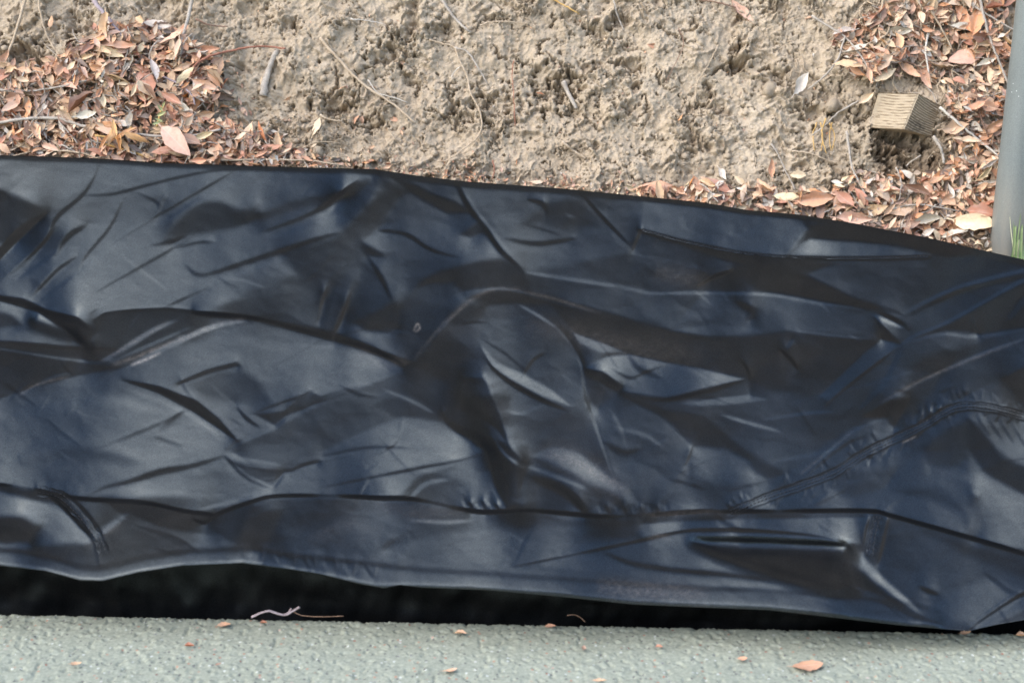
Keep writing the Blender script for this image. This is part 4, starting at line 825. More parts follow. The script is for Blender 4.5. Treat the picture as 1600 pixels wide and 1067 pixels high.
named = [
 (231, 139, 58, 95, 'rust', .020, 'upright rust brown leaf standing in the middle of the left pile', 1.15), (191, 82, 46, 5, 'salmon', .016, 'glossy salmon leaf curled lengthwise near the top of the left pile', 1.1),
 (181, 91, 38, -25, 'cream', .018, 'cream leaf just below the glossy salmon leaf in the left pile', 1.1), (280, 230, 62, -45, 'pinkish', .026, 'largest pinkish tan leaf of the left pile, pointing down at the sheet', 1.35),
 (117, 173, 38, -25, 'tan', .016, 'broad tan leaf below the grey twig fork in the left pile', 1.2), (61, 215, 36, -60, 'peach', .020, 'peach leaf hanging down near the left end of the pile', 1.1), (12, 100, 32, 60, 'peach', .014, 'peach leaf at the left frame edge above the pile', 1.1),
 (296, 192, 36, 75, 'pinkish', .014, 'pink leaf upright on the right slope of the left pile', 1.1), (361, 203, 32, -60, 'salmon', .010, 'salmon leaf at the right foot of the left pile', 1.2), (436, 228, 34, 92, 'beige', .010, 'beige leaf pointing straight up right of the left pile', 1.3),
 (440, 241, 28, 0, 'tan', .012, 'tan leaf at the sheet edge under the upright beige leaf', 1.4), (210, 195, 32, 80, 'pale grey', .018, 'grey pink leaf with pointed tip left of the green sprig', 1.1), (325, 83, 40, 3, 'salmon', .012, 'flat salmon leaf right of the upright stalk', 1.0),
 (325, 140, 44, -22, 'pinkish', .016, 'mauve tan leaf at the right shoulder of the left pile', 1.1), (495, 200, 30, 72, 'cream', .006, 'single cream leaf on the bare clay right of the left pile', 1.2), (395, 257, 26, 5, 'beige', .014, 'round beige leaf tip showing over the sheet edge', 1.6),
 (81, 37, 18, 80, 'peach', .006, 'small peach leaf on clay near the top left corner', 1.2), (250, 46, 42, -8, 'pale grey', .014, 'whitish leaf on the crest of the left pile', 1.1), (161, 54, 34, -20, 'brown', .014, 'brown tan leaf at the crest left of the mauve stick', 1.1),
 (309, 146, 40, -5, 'brown', .008, 'dark brown leaf tucked under the mauve tan leaf', 1.0), (141, 188, 32, 10, 'pale grey', .018, 'pale grey crumpled leaf on the long curved twig', 1.5), (175, 155, 32, -50, 'tan', .016, 'tan leaf sloping down left of the upright rust leaf', 1.1),
 (1158, 26, 50, -52, 'pinkish', .008, 'pinkish beige leaf hanging on bare clay at top right of centre', 1.1), (1328, 69, 32, -42, 'peach', .010, 'peach leaf caught in twigs above the wooden block', 1.1), (1380, 98, 34, -20, 'beige', .012, 'thin beige leaf above the wooden block', .8),
 (1380, 123, 36, 30, 'cream', .014, 'cream leaf touching the top of the wooden block', 1.1), (1417, 118, 38, -35, 'peach', .014, 'broad peach leaf over the middle of the wooden block', 1.3), (1443, 130, 36, -62, 'pinkish', .014, 'pink leaf leaning on the top right of the wooden block', 1.1),
 (1350, 161, 30, 38, 'cream', .014, 'cream leaf left of the wooden block', 1.1), (1508, 94, 64, 22, 'pinkish', .016, 'long pinkish leaf right of the wooden block, tip up', .9), (1488, 205, 42, 12, 'tan', .014, 'boat shaped tan leaf right of the wooden block', 1.2),
 (1249, 134, 40, 55, 'pale grey', .008, 'pale grey leaf alone on clay left of the block', 1.1), (1128, 275, 22, -60, 'pale grey', .008, 'small white leaf near the sheet edge right of centre', 1.5), (1205, 266, 30, 92, 'salmon', .008, 'salmon leaf with a long stalk hanging above the sheet edge', 1.0),
 (1157, 287, 24, -40, 'cream', .008, 'small cream leaf below the white one', 1.3), (1246, 277, 24, 0, 'cream', .010, 'little cream leaf lying level above the sheet edge', 1.4), (1022, 297, 52, 5, 'salmon', .012, 'salmon brown leaf at the left end of the right hand litter', 1.2),
 (1228, 311, 38, -5, 'cream', .012, 'cream tan leaf at the sheet edge below the hanging salmon leaf', 1.0), (1272, 316, 54, 5, 'salmon', .014, 'long salmon leaf lying along the sheet edge', 1.0), (1307, 319, 34, 75, 'peach', .016, 'upright peach leaf behind the sheet edge', 1.3),
 (1331, 347, 54, -4, 'pinkish', .016, 'large pinkish tan leaf flat against the sheet edge', 1.1), (1449, 289, 32, 65, 'beige', .014, 'beige leaf tilted up below the wooden block', 1.3), (1516, 356, 62, -12, 'cream', .026, 'broad pale tan leaf near the foot of the post', 1.6),
 (1488, 362, 50, 70, 'orange', .022, 'curled orange tan leaf left of the broad pale leaf', 1.2), (1531, 338, 46, -10, 'rust', .018, 'rust leaf behind the broad pale leaf by the post', 1.2), (1445, 350, 42, 5, 'pale grey', .018, 'whitish crumpled leaf at the sheet edge', 1.2),
 (1502, 36, 52, -70, 'orange', .014, 'orange leaf of a pair near the top right corner', 1.0), (1521, 40, 46, 72, 'orange', .016, 'right hand orange leaf of the pair near the top right corner', 1.1), (1566, 10, 48, 20, 'rust', .016, 'rust leaf in the top right corner beside the post', 1.2),
 (1567, 87, 38, -20, 'salmon', .014, 'salmon leaf against the post at mid height', 1.3), (1551, 203, 48, 32, 'orange', .016, 'rolled orange brown leaf left of the post', .8), (1059, 302, 30, -30, 'peach', .012, 'peach leaf beside the salmon brown leaf at the sheet edge', 1.1), (1406, 333, 40, 20, 'tan', .016, 'tan leaf tilted up in the litter below the block', 1.2)]
for x, y, l, a, c, lf, lb, w_ in named: put_leaf(x, y, l, a, c, lf, random.uniform(-.15, .2), random.gauss(0, .2), label=lb, wid=w_)
def inpoly(x, y, poly): return bool(inside(np.array([x], float), np.array([y], float), poly)[0])
wts = [('salmon', 5), ('tan', 4), ('peach', 4), ('beige', 4), ('cream', 3), ('pale grey', 3.4), ('brown', 3.5), ('rust', 2), ('orange', 1.2), ('pinkish', 3), ('dark brown', 2)]
def rcol(): return random.choices([w[0] for w in wts], [w[1] for w in wts])[0]
def rpos(kind):
    while True:
        if kind == 'L': x, y = random.uniform(-20, 480), random.uniform(38, 262); ok = inpoly(x, y, LEFTPILE) and (x < 340 or y > 195 or random.random() < .5)
        elif kind == 'R': x, y = random.uniform(990, 1570), random.uniform(0, 395); ok = inpoly(x, y, RIGHTPILE) and (x > 1300 or y > curve(top_pts, x)-45) and not inpoly(x, y, [(1340, 135), (1475, 135), (1480, 270), (1350, 275)])
        elif kind == 'T': x = 335+random.expovariate(1/75); y = curve(top_pts, min(x, 900))-random.expovariate(1/45)-3; ok = x < 640 and y > 90
        elif kind == 'S': x = random.uniform(460, 1010); y = curve(top_pts, x)-abs(random.gauss(0, 12))-2; ok = random.random() < (.9 if (x > 960 or x < 520 or 690 < x < 770 or 850 < x < 900) else .35)
        else: x, y = random.uniform(400, 1480), random.uniform(-5, 330); ok = y < curve(top_pts, x)
        if ok and y < curve(top_pts, x)+4: return x, y
def rleaf(kind, l0, l1):
    x, y = rpos(kind); lf = {'L': random.uniform(.008, .026), 'R': random.uniform(.006, .021), 'S': .004, 'B': .003}[kind]
    return put_leaf(x, y, random.uniform(l0, l1), random.gauss(-10, 55)+random.choice((0, 180)), rcol(), lf, random.gauss(0, .32), random.gauss(0, .5), wid=random.uniform(.8, 1.3))
for _ in range(104): rleaf('L', 24, 43)
for _ in range(112): rleaf('R', 24, 44)
for _ in range(20): rleaf('S', 10, 20)
for _ in range(7): rleaf('B', 9, 16)
def where(x, y):
    ed = curve(top_pts, x)-y
    if x < 480:
        v_ = 'touching the sheet edge' if ed < 28 else ('in the lower part' if y > 190 else ('in the middle' if y > 120 else 'near the top'))
        h_ = 'of the left pile, far left' if x < 90 else ('of the left pile, left half' if x < 210 else ('of the left pile, right half' if x < 320 else 'of the left pile, right end'))
        return v_+' '+h_
    if x < 1000: return 'on clay along the middle of the sheet edge' if ed < 60 else 'on the bare middle clay'
    if x > 1470: return 'beside the post, '+('top' if y < 80 else 'upper' if y < 160 else 'middle' if y < 240 else 'lower' if y < 320 else 'foot')+' part'
    if y < 140: return 'above the wooden block'
    if ed < 40: return 'at sheet edge, '+('right of centre' if x < 1200 else 'left below the block' if x < 1340 else 'right below the block')
    return 'below the wooden block' if x > 1330 else 'on clay left of the wooden block'
seen = {}
for o, x, y, l, a, c, k in LEAVES:
    if 'label' in o: continue
    d8 = ['right', 'upper right', 'up', 'upper left', 'left', 'lower left', 'down', 'lower right'][int(((a+22.5) % 360)//45)]
    lb = f"{'small' if l < 22 else 'mid-sized' if l < 38 else 'large'} {c} leaf, tip {d8}, {where(x, y)}".replace('in the lower part of the left pile', 'low in the left pile').replace('at the sheet edge', 'at sheet edge').replace('the wooden block', 'the block').replace('on clay along the middle of the sheet edge', 'on clay at middle sheet edge').replace('mid-sized', 'medium').replace(', in the ', ' in ').replace('of the left pile, ', 'of left pile, '); seen.setdefault(lb, []).append((x, o))
ORD = ['first', 'second', 'third', 'fourth', 'fifth', 'sixth', 'seventh']
for lb, l in seen.items():
    l.sort(key=lambda q: q[0])
    for i, (x, o) in enumerate(l): o['label'] = lb if len(l) == 1 else f'{ORD[min(i,6)]} '+lb
# fine litter nobody could count
def joined(name, parts, mat, kind='stuff'):
    cs, fs, uvs, ts, n = [], [], [], [], 0
    for c_, f_, uv, t_ in parts: cs.append(c_); fs.append(np.asarray(f_)+n); uvs.append(uv); ts.append(np.tile(t_, (len(c_), 1))); n += len(c_)
    o = mesh_np(name, np.vstack(cs), np.vstack(fs), mat); vattr(o, 'luv', np.vstack(uvs)); vattr(o, 'tint', np.vstack(ts)); o['kind'] = kind; return o
protos = [leaf_np(1, random.uniform(.3, .6), random.uniform(0, .6), random.uniform(-1.4, 1.4), random.uniform(-.5, .5), random.uniform(0, .9), 100+k, 5, 3, k % 2 == 0) for k in range(14)]
parts = []
def lit(kind, l0, l1, l_lift):
    x, y = rpos(kind); P_ = on_bank(x, y, random.uniform(*l_lift)); s = random.uniform(l0, l1)*px_m(P_); A = frame(random.uniform(0, 6.28), random.gauss(0, .4), random.gauss(0, .6)); c_, f_, uv = protos[random.randrange(14)]
    t_ = np.array(COL[rcol()])*random.uniform(.85, 1.2); parts.append((c_*s@A.T+P_, f_, uv, t_))
for _ in range(2300): lit('L', 6, 26, (0.001, .021))
for _ in range(2300): lit('R', 5, 25, (0.001, .017))
for _ in range(420): lit('S', 3, 11, (0, .004))
for _ in range(260): lit('T', 4, 18, (0, .005))
for _ in range(260): lit('B', 2.5, 7, (0, .002))
litter = joined('leaf_litter', parts, M_leafv)

# ================================================================== TWIGS, ROOTS, STICKS
def wood_mat(name, c1, c2): 
    m = NM(name); mp = m.new('ShaderNodeMapping'); mp.inputs['Scale'].default_value = (60, 300, 60); m.l.new(m.coord(), mp.inputs[0])
    n_ = m.noise(1, 5, .65, mp.outputs[0]); n2 = m.noise(500, 3, .6)
    c = m.mix(.4, m.ramp(n_, [(.3, c1), (.7, c2)]), m.ramp(n2, [(.35, c1), (.65, c2)])); return m.done(Base_Color=c, Roughness=.85, Specular_IOR_Level=.2, Normal=m.bump(n2, .6, .0005))
MW = {'grey': wood_mat('grey_twig', (.24, .20, .155), (.50, .44, .36)), 'tan': wood_mat('tan_twig', (.28, .20, .12), (.56, .45, .32)), 'brown': wood_mat('brown_twig', (.12, .07, .045), (.30, .19, .13)),
      'red': wood_mat('reddish_twig', (.22, .085, .05), (.42, .20, .13)), 'pale': wood_mat('pale_twig', (.42, .37, .29), (.68, .62, .52)), 'yellow': wood_mat('straw_stem', (.42, .25, .07), (.66, .42, .16)), 'mauve': wood_mat('mauve_twig', (.22, .17, .17), (.42, .35, .35))}
def twig(pts, rpx, mk, label, lift=.003, cat='twig', name='twig', up=0, group='twigs and roots on the bank', wob=.7):
    L = smooth_line(pts, max(10, len(pts)*5)); r_ = np.random.default_rng(len(bpy.data.objects)); L = L+r_.normal(size=L.shape)*wob*.5
    P_ = np.array([on_bank(x, y, 0) for x, y in L]); n = len(P_)
    # a stiff stick bridges hollows: smooth the height
    hh = (P_-pB)@nB; k = max(3, n//4); hs = np.array([max(np.percentile(hh[max(0, i-k):i+k+1], 75), hh[i]-.004) for i in range(n)]); P2 = []
    for (x, y), h in zip(L, hs): P2.append(CAM+ray(x, y)*bank_t(x, y, h+lift+rpx*.0007+up))
    rr = rpx*.00092*np.linspace(1.0, .65, n); o = tube_obj(name, np.array(P2)-P2[0], rr, MW[mk], 7, n+len(pts), rough=.13); o.location = P2[0]
    return tag(o, label, cat, group)
TW = [
 ([(500, 60), (520, 83), (545, 110), (575, 138), (610, 160), (650, 193)], 2.6, 'tan', 'long pale twig slanting down across the bare clay left of centre'), ([(575, 125), (590, 145), (615, 153), (637, 161)], 1.0, 'pale', 'thin pale side stem beside the long slanting twig'),
 ([(686, -5), (710, 28), (733, 50)], 2.8, 'grey', 'straight grey twig at the top of the clay left of centre'), ([(670, 62), (690, 68), (710, 75), (718, 95), (730, 120), (735, 145), (750, 175), (752, 200), (745, 215), (722, 235), (700, 250), (684, 253)], 1.7, 'tan', 'long winding root hanging down the middle of the clay'),
 ([(710, 75), (728, 80), (740, 95), (755, 120), (762, 132)], 1.5, 'grey', 'grey root branching right from the top of the winding root'), ([(718, 105), (708, 115), (706, 125)], .9, 'pale', 'tiny hooked rootlet left of the winding root'),
 ([(803, 95), (800, 115), (803, 150), (805, 198)], .9, 'red', 'fine reddish root hanging straight down in the centre'), ([(957, -5), (965, 25), (975, 48)], 1.6, 'grey', 'short grey twig at the top edge right of centre'),
 ([(878, 222), (895, 235), (915, 248)], 2.6, 'tan', 'short fat pale twig low on the clay in the centre'), ([(548, 30), (575, 33), (598, 37)], .9, 'pale', 'thin straw lying level near the top left of the clay'), ([(750, 40), (775, 34), (830, 37)], 1.3, 'tan', 'thin level twig at the top centre'),
 ([(301, -5), (292, 35), (280, 75), (272, 94)], 3.2, 'grey', 'grey upright stalk standing out of the left pile'), ([(40, -5), (25, 50), (2, 108)], 2.8, 'tan', 'leaning tan stalk at the far left'), ([(59, -5), (66, 35), (80, 68), (93, 86)], 1.8, 'tan', 'thin tan stalk right of the leaning one at far left'),
 ([(146, 2), (165, 25), (192, 58)], 3.6, 'mauve', 'mauve grey stick slanting into the crest of the left pile'), ([(298, 118), (308, 99), (335, 86), (365, 79), (400, 73), (446, 76)], 2.2, 'red', 'reddish brown twig arching right from the left pile'), ([(305, 30), (330, 40), (356, 42)], 1.6, 'brown', 'dark short twig right of the upright stalk'),
 ([(-10, 193), (40, 186), (90, 185), (130, 197), (170, 205), (210, 210), (250, 213), (300, 212), (345, 203)], 2.8, 'grey', 'long curved grey twig lying across the left pile'), ([(150, 222), (200, 236), (254, 255)], 1.8, 'yellow', 'yellow stem slanting to the sheet edge in the left pile'),
 ([(295, 253), (370, 250), (430, 250), (490, 252), (535, 259)], 1.7, 'tan', 'long thin twig along the sheet edge right of the left pile'), ([(-10, 141), (40, 142), (80, 138), (135, 126)], 2.0, 'grey', 'grey twig lying level at the left of the pile'), ([(30, 112), (48, 140), (62, 158), (76, 168), (110, 140), (150, 122)], 1.7, 'brown', 'bent brown twig with a sharp elbow in the left pile'),
 ([(210, 148), (240, 146), (262, 132)], 1.2, 'grey', 'thin twig crossing the upright rust leaf'), ([(250, 118), (285, 135), (300, 150), (305, 165)], 1.7, 'mauve', 'mauve twig dropping right of the upright rust leaf'), ([(285, 140), (284, 175), (286, 205)], 1.2, 'grey', 'thin vertical twig right of the upright rust leaf'),
 ([(262, 136), (257, 155), (252, 172)], 3.0, 'brown', 'short thick stub below the upright rust leaf'), ([(165, 252), (120, 238), (60, 236), (20, 244)], 1.4, 'tan', 'thin tan twig along the sheet edge at far left'), ([(1268, 25), (1300, 45), (1320, 58), (1345, 88), (1367, 128)], 1.9, 'grey', 'grey twig running down to the wooden block'),
 ([(1320, 58), (1308, 95), (1285, 122), (1262, 140)], 1.6, 'grey', 'grey twig curving to the pale grey leaf'), ([(1330, 65), (1370, 85), (1420, 98), (1442, 108)], 1.6, 'brown', 'brown twig above the wooden block'), ([(1205, 225), (1215, 240), (1225, 262), (1245, 302)], 1.7, 'grey', 'grey rootlet hanging to the sheet edge right of centre'),
 ([(1323, 205), (1328, 245), (1335, 270), (1352, 304)], 2.2, 'grey', 'grey forked root hanging left below the block'), ([(1238, 236), (1268, 240), (1290, 250), (1318, 256)], 1.5, 'tan', 'tan rootlet lying level left below the block'), ([(1342, 158), (1310, 176), (1290, 195), (1268, 213)], 1.6, 'grey', 'grey twig slanting left from the wooden block'),
 ([(1468, 168), (1500, 195), (1530, 220), (1562, 246)], 2.4, 'pale', 'pale straight twig from the wooden block to the post'), ([(1120, 75), (1105, 105), (1090, 130), (1087, 160)], 1.2, 'tan', 'dry grass stem on the bare clay right of centre'), ([(1458, 214), (1470, 232), (1475, 256)], 3.0, 'grey', 'short grey green root under the right corner of the block'),
 ([(1440, -5), (1468, 40), (1490, 82)], 2.0, 'tan', 'tan stem at the top right, left of the orange leaves'), ([(1530, -5), (1545, 55), (1562, 98), (1578, 138)], 2.3, 'grey', 'long grey twig beside the post near the top'), ([(1380, -5), (1374, 50), (1392, 92)], 1.8, 'tan', 'tan root hanging at the top right'),
 ([(1500, -5), (1550, 28), (1592, 52)], 2.0, 'grey', 'grey twig crossing the top right corner'), ([(1450, 52), (1446, 80), (1452, 118)], 2.0, 'pale', 'pale stem dropping to the right side of the block'), ([(858, -5), (880, 8), (905, 22)], 1.6, 'yellow', 'orange brown twig at the top centre'), ([(1525, 140), (1530, 175), (1545, 215)], 1.6, 'brown', 'brown twig upright left of the post'),
 ([(1400, 262), (1407, 280), (1412, 300)], 1.4, 'grey', 'thin rootlet below the block'), ([(1060, 45), (1068, 70), (1050, 110), (1040, 130)], .8, 'brown', 'fine brown rootlet on the clay right of centre'), ([(1385, 330), (1430, 320), (1500, 330)], 1.7, 'grey', 'thin grey twig lying in the litter below the block'),
 ([(1520, 385), (1490, 365), (1475, 350)], 1.8, 'brown', 'brown twig poking out near the foot of the post'), ([(460, 240), (480, 228), (500, 222), (540, 225)], 1.0, 'tan', 'fine twig on clay right of the cream leaf'), ([(500, 180), (515, 187), (535, 190)], 2.0, 'tan', 'short curled root above the cream leaf'), ([(770, 250), (772, 265), (770, 280)], 1.1, 'red', 'tiny red brown stem at the middle of the sheet edge'),
 ([(1090, 0), (1120, 4), (1150, 12)], 1.6, 'brown', 'brown stalk above the pinkish beige leaf'), ([(1290, 185), (1284, 210), (1291, 240)], 1.1, 'yellow', 'longest orange fibre root left of the block')]
for pts, r_, mk, lb in TW: twig(pts, r_, mk, lb, lift=.004 if pts[0][0] > 350 and pts[0][0] < 1250 else .014)
twig([(411, 151), (416, 122), (424, 98), (434, 78)], 6.5, 'grey', 'thick pale grey stick stub lying on clay beside the left pile', .001, 'stick', 'stick', wob=.3)
twig([(880, 128), (890, 150), (901, 170)], 4.2, 'grey', 'short grey wooden peg stuck in the clay in the centre', .003, 'stick', 'stick', wob=.2)
def tubes_stuff(name, specs, mat):
    cs, fs, n = [], [], 0
    for P_, r_, k in specs:
        co_, f_ = tube_np(P_, r_, 4, n); f4 = [q for q in f_ if len(set(q)) == 4]; co_ = co_[:-2]; cs.append(co_); fs.append(np.array(f4)+n); n += len(co_)
    o = mesh_np(name, np.vstack(cs), np.vstack(fs), mat); o['kind'] = 'stuff'; return o
def bits(n, poly, l0, l1, r0, r1, lift, curly=.25):
    out = []; p = np.array(poly); x0, y0 = p.min(0); x1, y1 = p.max(0)
    while len(out) < n:
        x, y = random.uniform(x0, x1), random.uniform(y0, y1)
        if not inpoly(x, y, poly) or y > curve(top_pts, x)+2: continue
        l = random.uniform(l0, l1); a = random.uniform(0, 6.28); P_ = []; h = random.uniform(0, lift)
        for k in range(6): P_.append(on_bank(x, y)+nB*(h+.001+.003*math.sin(k+a))); x += l/6*math.cos(a); y += l/6*math.sin(a); a += random.gauss(0, curly)
        out.append((np.array(P_), random.uniform(r0, r1)*.00092, 4))
    return out
tubes_stuff('twig_litter', bits(230, LEFTPILE, 12, 60, .6, 1.5, .022)+bits(230, RIGHTPILE, 12, 60, .5, 1.4, .018), MW['grey'])
tubes_stuff('rootlets', bits(110, [(1330, -10), (1500, -10), (1500, 120), (1400, 110), (1340, 60)], 25, 90, .5, 1.4, .014, .55)+bits(60, [(1230, 0), (1340, 0), (1500, 300), (1250, 330)], 10, 45, .4, 1.0, .004, .5), MW['tan'])
tubes_stuff('straw_bits', bits(130, [(430, 0), (1320, 0), (1320, 330), (430, 262)], 6, 26, .35, .8, .001, .3)+bits(60, [(470, 215), (640, 225), (640, 262), (470, 258)], 10, 40, .5, 1.0, .003, .2), MW['tan'])
for (x, dx), w_ in zip(((1276, -6), (1282, 3), (1296, 8), (1300, -4)), ('leftmost', 'second', 'third', 'rightmost')):
    twig([(x, 192), (x+dx, 212), (x+dx*.5, 236)], .9, 'yellow', w_+' fine orange fibre root in the little tuft left of the wooden block', .004, 'root', 'root', group='orange fibre roots left of the block')

# ================================================================== CLODS AND CRUMBS
def rock(seed, n=2):
    me = bpy.data.meshes.new('clod'); import bmesh; bm = bmesh.new(); bmesh.ops.create_icosphere(bm, subdivisions=n, radius=1)
    co_ = np.array([v.co[:] for v in bm.verts]); nn = 1+.22*perlin(co_[:, 0]*1.4+seed, co_[:, 1]*1.4+co_[:, 2]*1.1, seed)+.18*perlin(co_[:, 0]*3+co_[:, 2]*2, co_[:, 1]*3-co_[:, 2]*2+seed, seed+1)
    for v, s in zip(bm.verts, nn): v.co *= float(s)
    f_ = np.array([[v.index for v in q.verts] for q in bm.faces]); co_ = np.array([v.co[:] for v in bm.verts]); bm.to_mesh(me); bm.free(); return me, co_, f_
for x, y, r_, lb in [(1203, 141, 14, 'rounded lump of dry clay left of the pale grey leaf'), (1283, 150, 11, 'clay lump beside the dark hollow left of the block'), (1300, 166, 12, 'clay lump just left of the wooden block, lower one'), (560, 108, 9, 'small ringed clay nodule beside the long slanting twig'), (497, 240, 10, 'pale grey crumbly lump at the sheet edge right of the left pile'), (1335, 172, 9, 'small clay lump touching the left side of the wooden block')]:
    me, _, _ = rock(int(x), 3); me.materials.append(M_earth)
    for q in me.polygons: q.use_smooth = True
    o = bpy.data.objects.new('clod', me); C.objects.link(o); P_ = on_bank(x, y, .002); o.location = P_; s = r_*.00092; o.scale = (s*1.1, s*.8, s*.85); o.rotation_euler = (x, y, 1); tag(o, lb, 'clod', 'loose clay lumps on the bank')
cs, fs, n = [], [], 0; rk = [rock(k, 1)[1:] for k in range(6)]
for _ in range(4200):
    x = random.uniform(-20, 1620); y = random.uniform(-5, 400)
    if y > curve(top_pts, x): continue
    if random.random() > .25+.75*(y/curve(top_pts, x))**2: continue
    P_ = on_bank(x, y, .0006); s = random.expovariate(1/1.6)*.00092+.0007; s = min(s, .007); c_, f_ = rk[random.randrange(6)]; a = random.uniform(0, 6.28); ca, sa = math.cos(a), math.sin(a)
    cs.append(c_*s@np.array([[ca, sa, 0], [-sa, ca, 0], [0, 0, .8]])+P_); fs.append(f_+n); n += len(c_)
cr = mesh_np('soil_crumbs', np.vstack(cs), np.vstack(fs), M_earth); cr['kind'] = 'stuff'

# ================================================================== WOODEN BLOCK
def m_block():
    m = NM('weathered_wood'); g = m.attr('groove', 'Fac'); n_ = m.noise(90, 5, .6); n2 = m.noise(900, 3, .6)
    c = m.mix(m.math('MULTIPLY', n_, .6), (.40, .32, .215), (.29, .225, .145)); c = m.mix(m.ramp(n2, [(.35, 0.0), (.8, .6)]), c, (.46, .38, .27)); c = m.mix(m.math('MULTIPLY', g, .55), c, (.12, .082, .05))
    c = m.mix(m.attr('dark_patch', 'Fac'), c, (.035, .03, .027)); return m.done(Base_Color=c, Roughness=.9, Specular_IOR_Level=.15, Normal=m.bump(n2, .5, .0005))
M_blk = m_block()
def ptd(px, py, dz): 
    t = bank_t(1415.0, 180.0, .0)+dz; return CAM+ray(px, py)*t
A0 = ptd(1435, 147, -.052); B0 = ptd(1412, 202, -.058); TL = ptd(1371, 145, -.006); BL = ptd(1354, 199, -.012); TR = ptd(1471, 166, -.018); BR = ptd(1456, 214, -.024)
def facegrid(p00, p10, p01, p11, n, fn):
    """u: 00->10, v: 00->01 ; fn(u,v)->groove 0..1"""
    u, v_ = np.meshgrid(np.linspace(0, 1, n), np.linspace(0, 1, n)); u = u[..., None]; v_ = v_[..., None]
    P_ = (p00*(1-u)+p10*u)*(1-v_)+(p01*(1-u)+p11*u)*v_; nr_ = np.cross(p10-p00, p01-p00); nr_ /= np.linalg.norm(nr_); nr_ *= np.sign((CAM-p00)@nr_)
    g = fn(u[..., 0], v_[..., 0]); edge = sstep(0, .04, u[..., 0])*sstep(0, .04, 1-u[..., 0])*sstep(0, .04, v_[..., 0])*sstep(0, .04, 1-v_[..., 0])
    P_ = P_-nr_*(g*.0014*edge+.0015*(1-edge)+.0006*(.5+perlin(u[..., 0]*9, v_[..., 0]*9, 3)))[..., None]
    return P_, g
gl_ = lambda u, v_: (.5+.5*np.cos(2*np.pi*(v_*12.5+.55*np.sin(u*2.6)+.1*perlin(u*3, v_*5, 8))))**2.2*sstep(.02, .22, u)*(.35+.65*sstep(-.3, .3, perlin(u*4, v_*16, 9)))
gr_ = lambda u, v_: (.5+.5*np.cos(2*np.pi*(v_*15+3.6*u-1.9*u*u+.08*perlin(u*3, v_*4, 18))))**1.3
Pl, Gl = facegrid(BL, B0, TL, A0, 120, gl_); Pr, Gr_ = facegrid(B0, BR, A0, TR, 120, gr_)
dark_patch = np.concatenate([np.zeros(Pl.shape[0]**2), (.9*np.exp(-(((np.linspace(0, 1, 120)[None]-.38)/.33)**2+((np.linspace(0, 1, 120)[:, None]-.18)/.17)**2))*np.clip(.6+perlin(*np.meshgrid(np.linspace(0, 9, 120), np.linspace(0, 9, 120)), 5), 0, 1.3)).ravel()])  # near-black blotch low on the block's right face
deep = np.array([.012, .085, -.012]); cb = np.concatenate([Pl.reshape(-1, 3), Pr.reshape(-1, 3)]); fb = np.vstack([grid_faces(120, 120), grid_faces(120, 120, 120*120)])
n = len(cb); cb = np.vstack([cb, BL, B0, BR, TL, A0, TR, BL+deep, BR+deep, TL+deep, TR+deep]); i = n; nrm_in = -0.0015
fb = np.vstack([fb, [[i, i+1, i+2, i+2]], [[i, i+2, i+7, i+6]], [[i+3, i+5, i+4, i+4]], [[i+3, i+8, i+9, i+5]], [[i, i+6, i+8, i+3]], [[i+2, i+5, i+9, i+7]]])
me = bpy.data.meshes.new('wooden_block'); org = (BL+BR)/2; me.from_pydata((cb-org).tolist(), [], [tuple(dict.fromkeys(q)) for q in fb.tolist()]); me.update(); me.materials.append(M_blk)
blk = bpy.data.objects.new('wooden_block', me); C.objects.link(blk); blk.location = org; fattr(blk, 'groove', np.r_[Gl.ravel(), Gr_.ravel(), np.zeros(10)]); fattr(blk, 'dark_patch', np.r_[dark_patch, np.zeros(10)])
tag(blk, 'weathered ridged wooden block end sticking out of the bank', 'wood block')

# ================================================================== POST, GRASS
def m_post():
    m = NM('grey_painted_steel'); mp = m.new('ShaderNodeMapping'); mp.inputs['Scale'].default_value = (40, 40, 9); m.l.new(m.coord(), mp.inputs[0])
    n1 = m.noise(1, 5, .6, mp.outputs[0]); n2 = m.noise(700, 3, .65)
    c = m.mix(.5, m.ramp(n1, [(.3, (.135, .152, .142)), (.7, (.205, .225, .21))]), m.ramp(n2, [(.3, (.105, .12, .112)), (.7, (.24, .26, .24))]))
    ch = m.math('MULTIPLY', m.ramp(m.vor(120), [(.05, 1.0), (.12, 0.0)]), m.ramp(m.noise(25, 2), [(.60, 0.0), (.66, 1.0)])); c = m.mix(ch, c, (.62, .62, .58))
    dirt = m.new('ShaderNodeSeparateXYZ'); m.l.new(m.coord(), dirt.inputs[0]); dl = m.math('MULTIPLY', m.ramp(dirt.outputs[2], [(.0, 1.0), (.14, 0.0)]), m.ramp(n1, [(.35, .2), (.7, .9)])); c = m.mix(dl, c, (.27, .23, .17))
    return m.done(Base_Color=c, Roughness=.48, Normal=m.bump(n2, .35, .0006))
pc = bank_pt(*[float(q) for q in bank_uv(1574.0, 392.0)], .018); prad = .0305
nseg = 48; zs = np.r_[-.12, np.linspace(-.05, .8, 60), 1.2, 1.6]; an = np.arange(nseg+1)/nseg*2*np.pi; AZ, ZZ = np.meshgrid(an, zs)
rr = prad*(1+.004*perlin(AZ*3, ZZ*20, 6)); post = mesh_np('post', np.stack([rr*np.cos(AZ), rr*np.sin(AZ), ZZ], -1).reshape(-1, 3), grid_faces(len(zs), nseg+1), m_post(), loc=tuple(pc))
tag(post, 'grey green painted steel post standing at the right edge', 'post')
m = NM('green_grass'); M_gra = m.done(Base_Color=m.ramp(m.noise(60, 2), [(.3, (.13, .20, .06)), (.7, (.28, .33, .14))]), Roughness=.5)
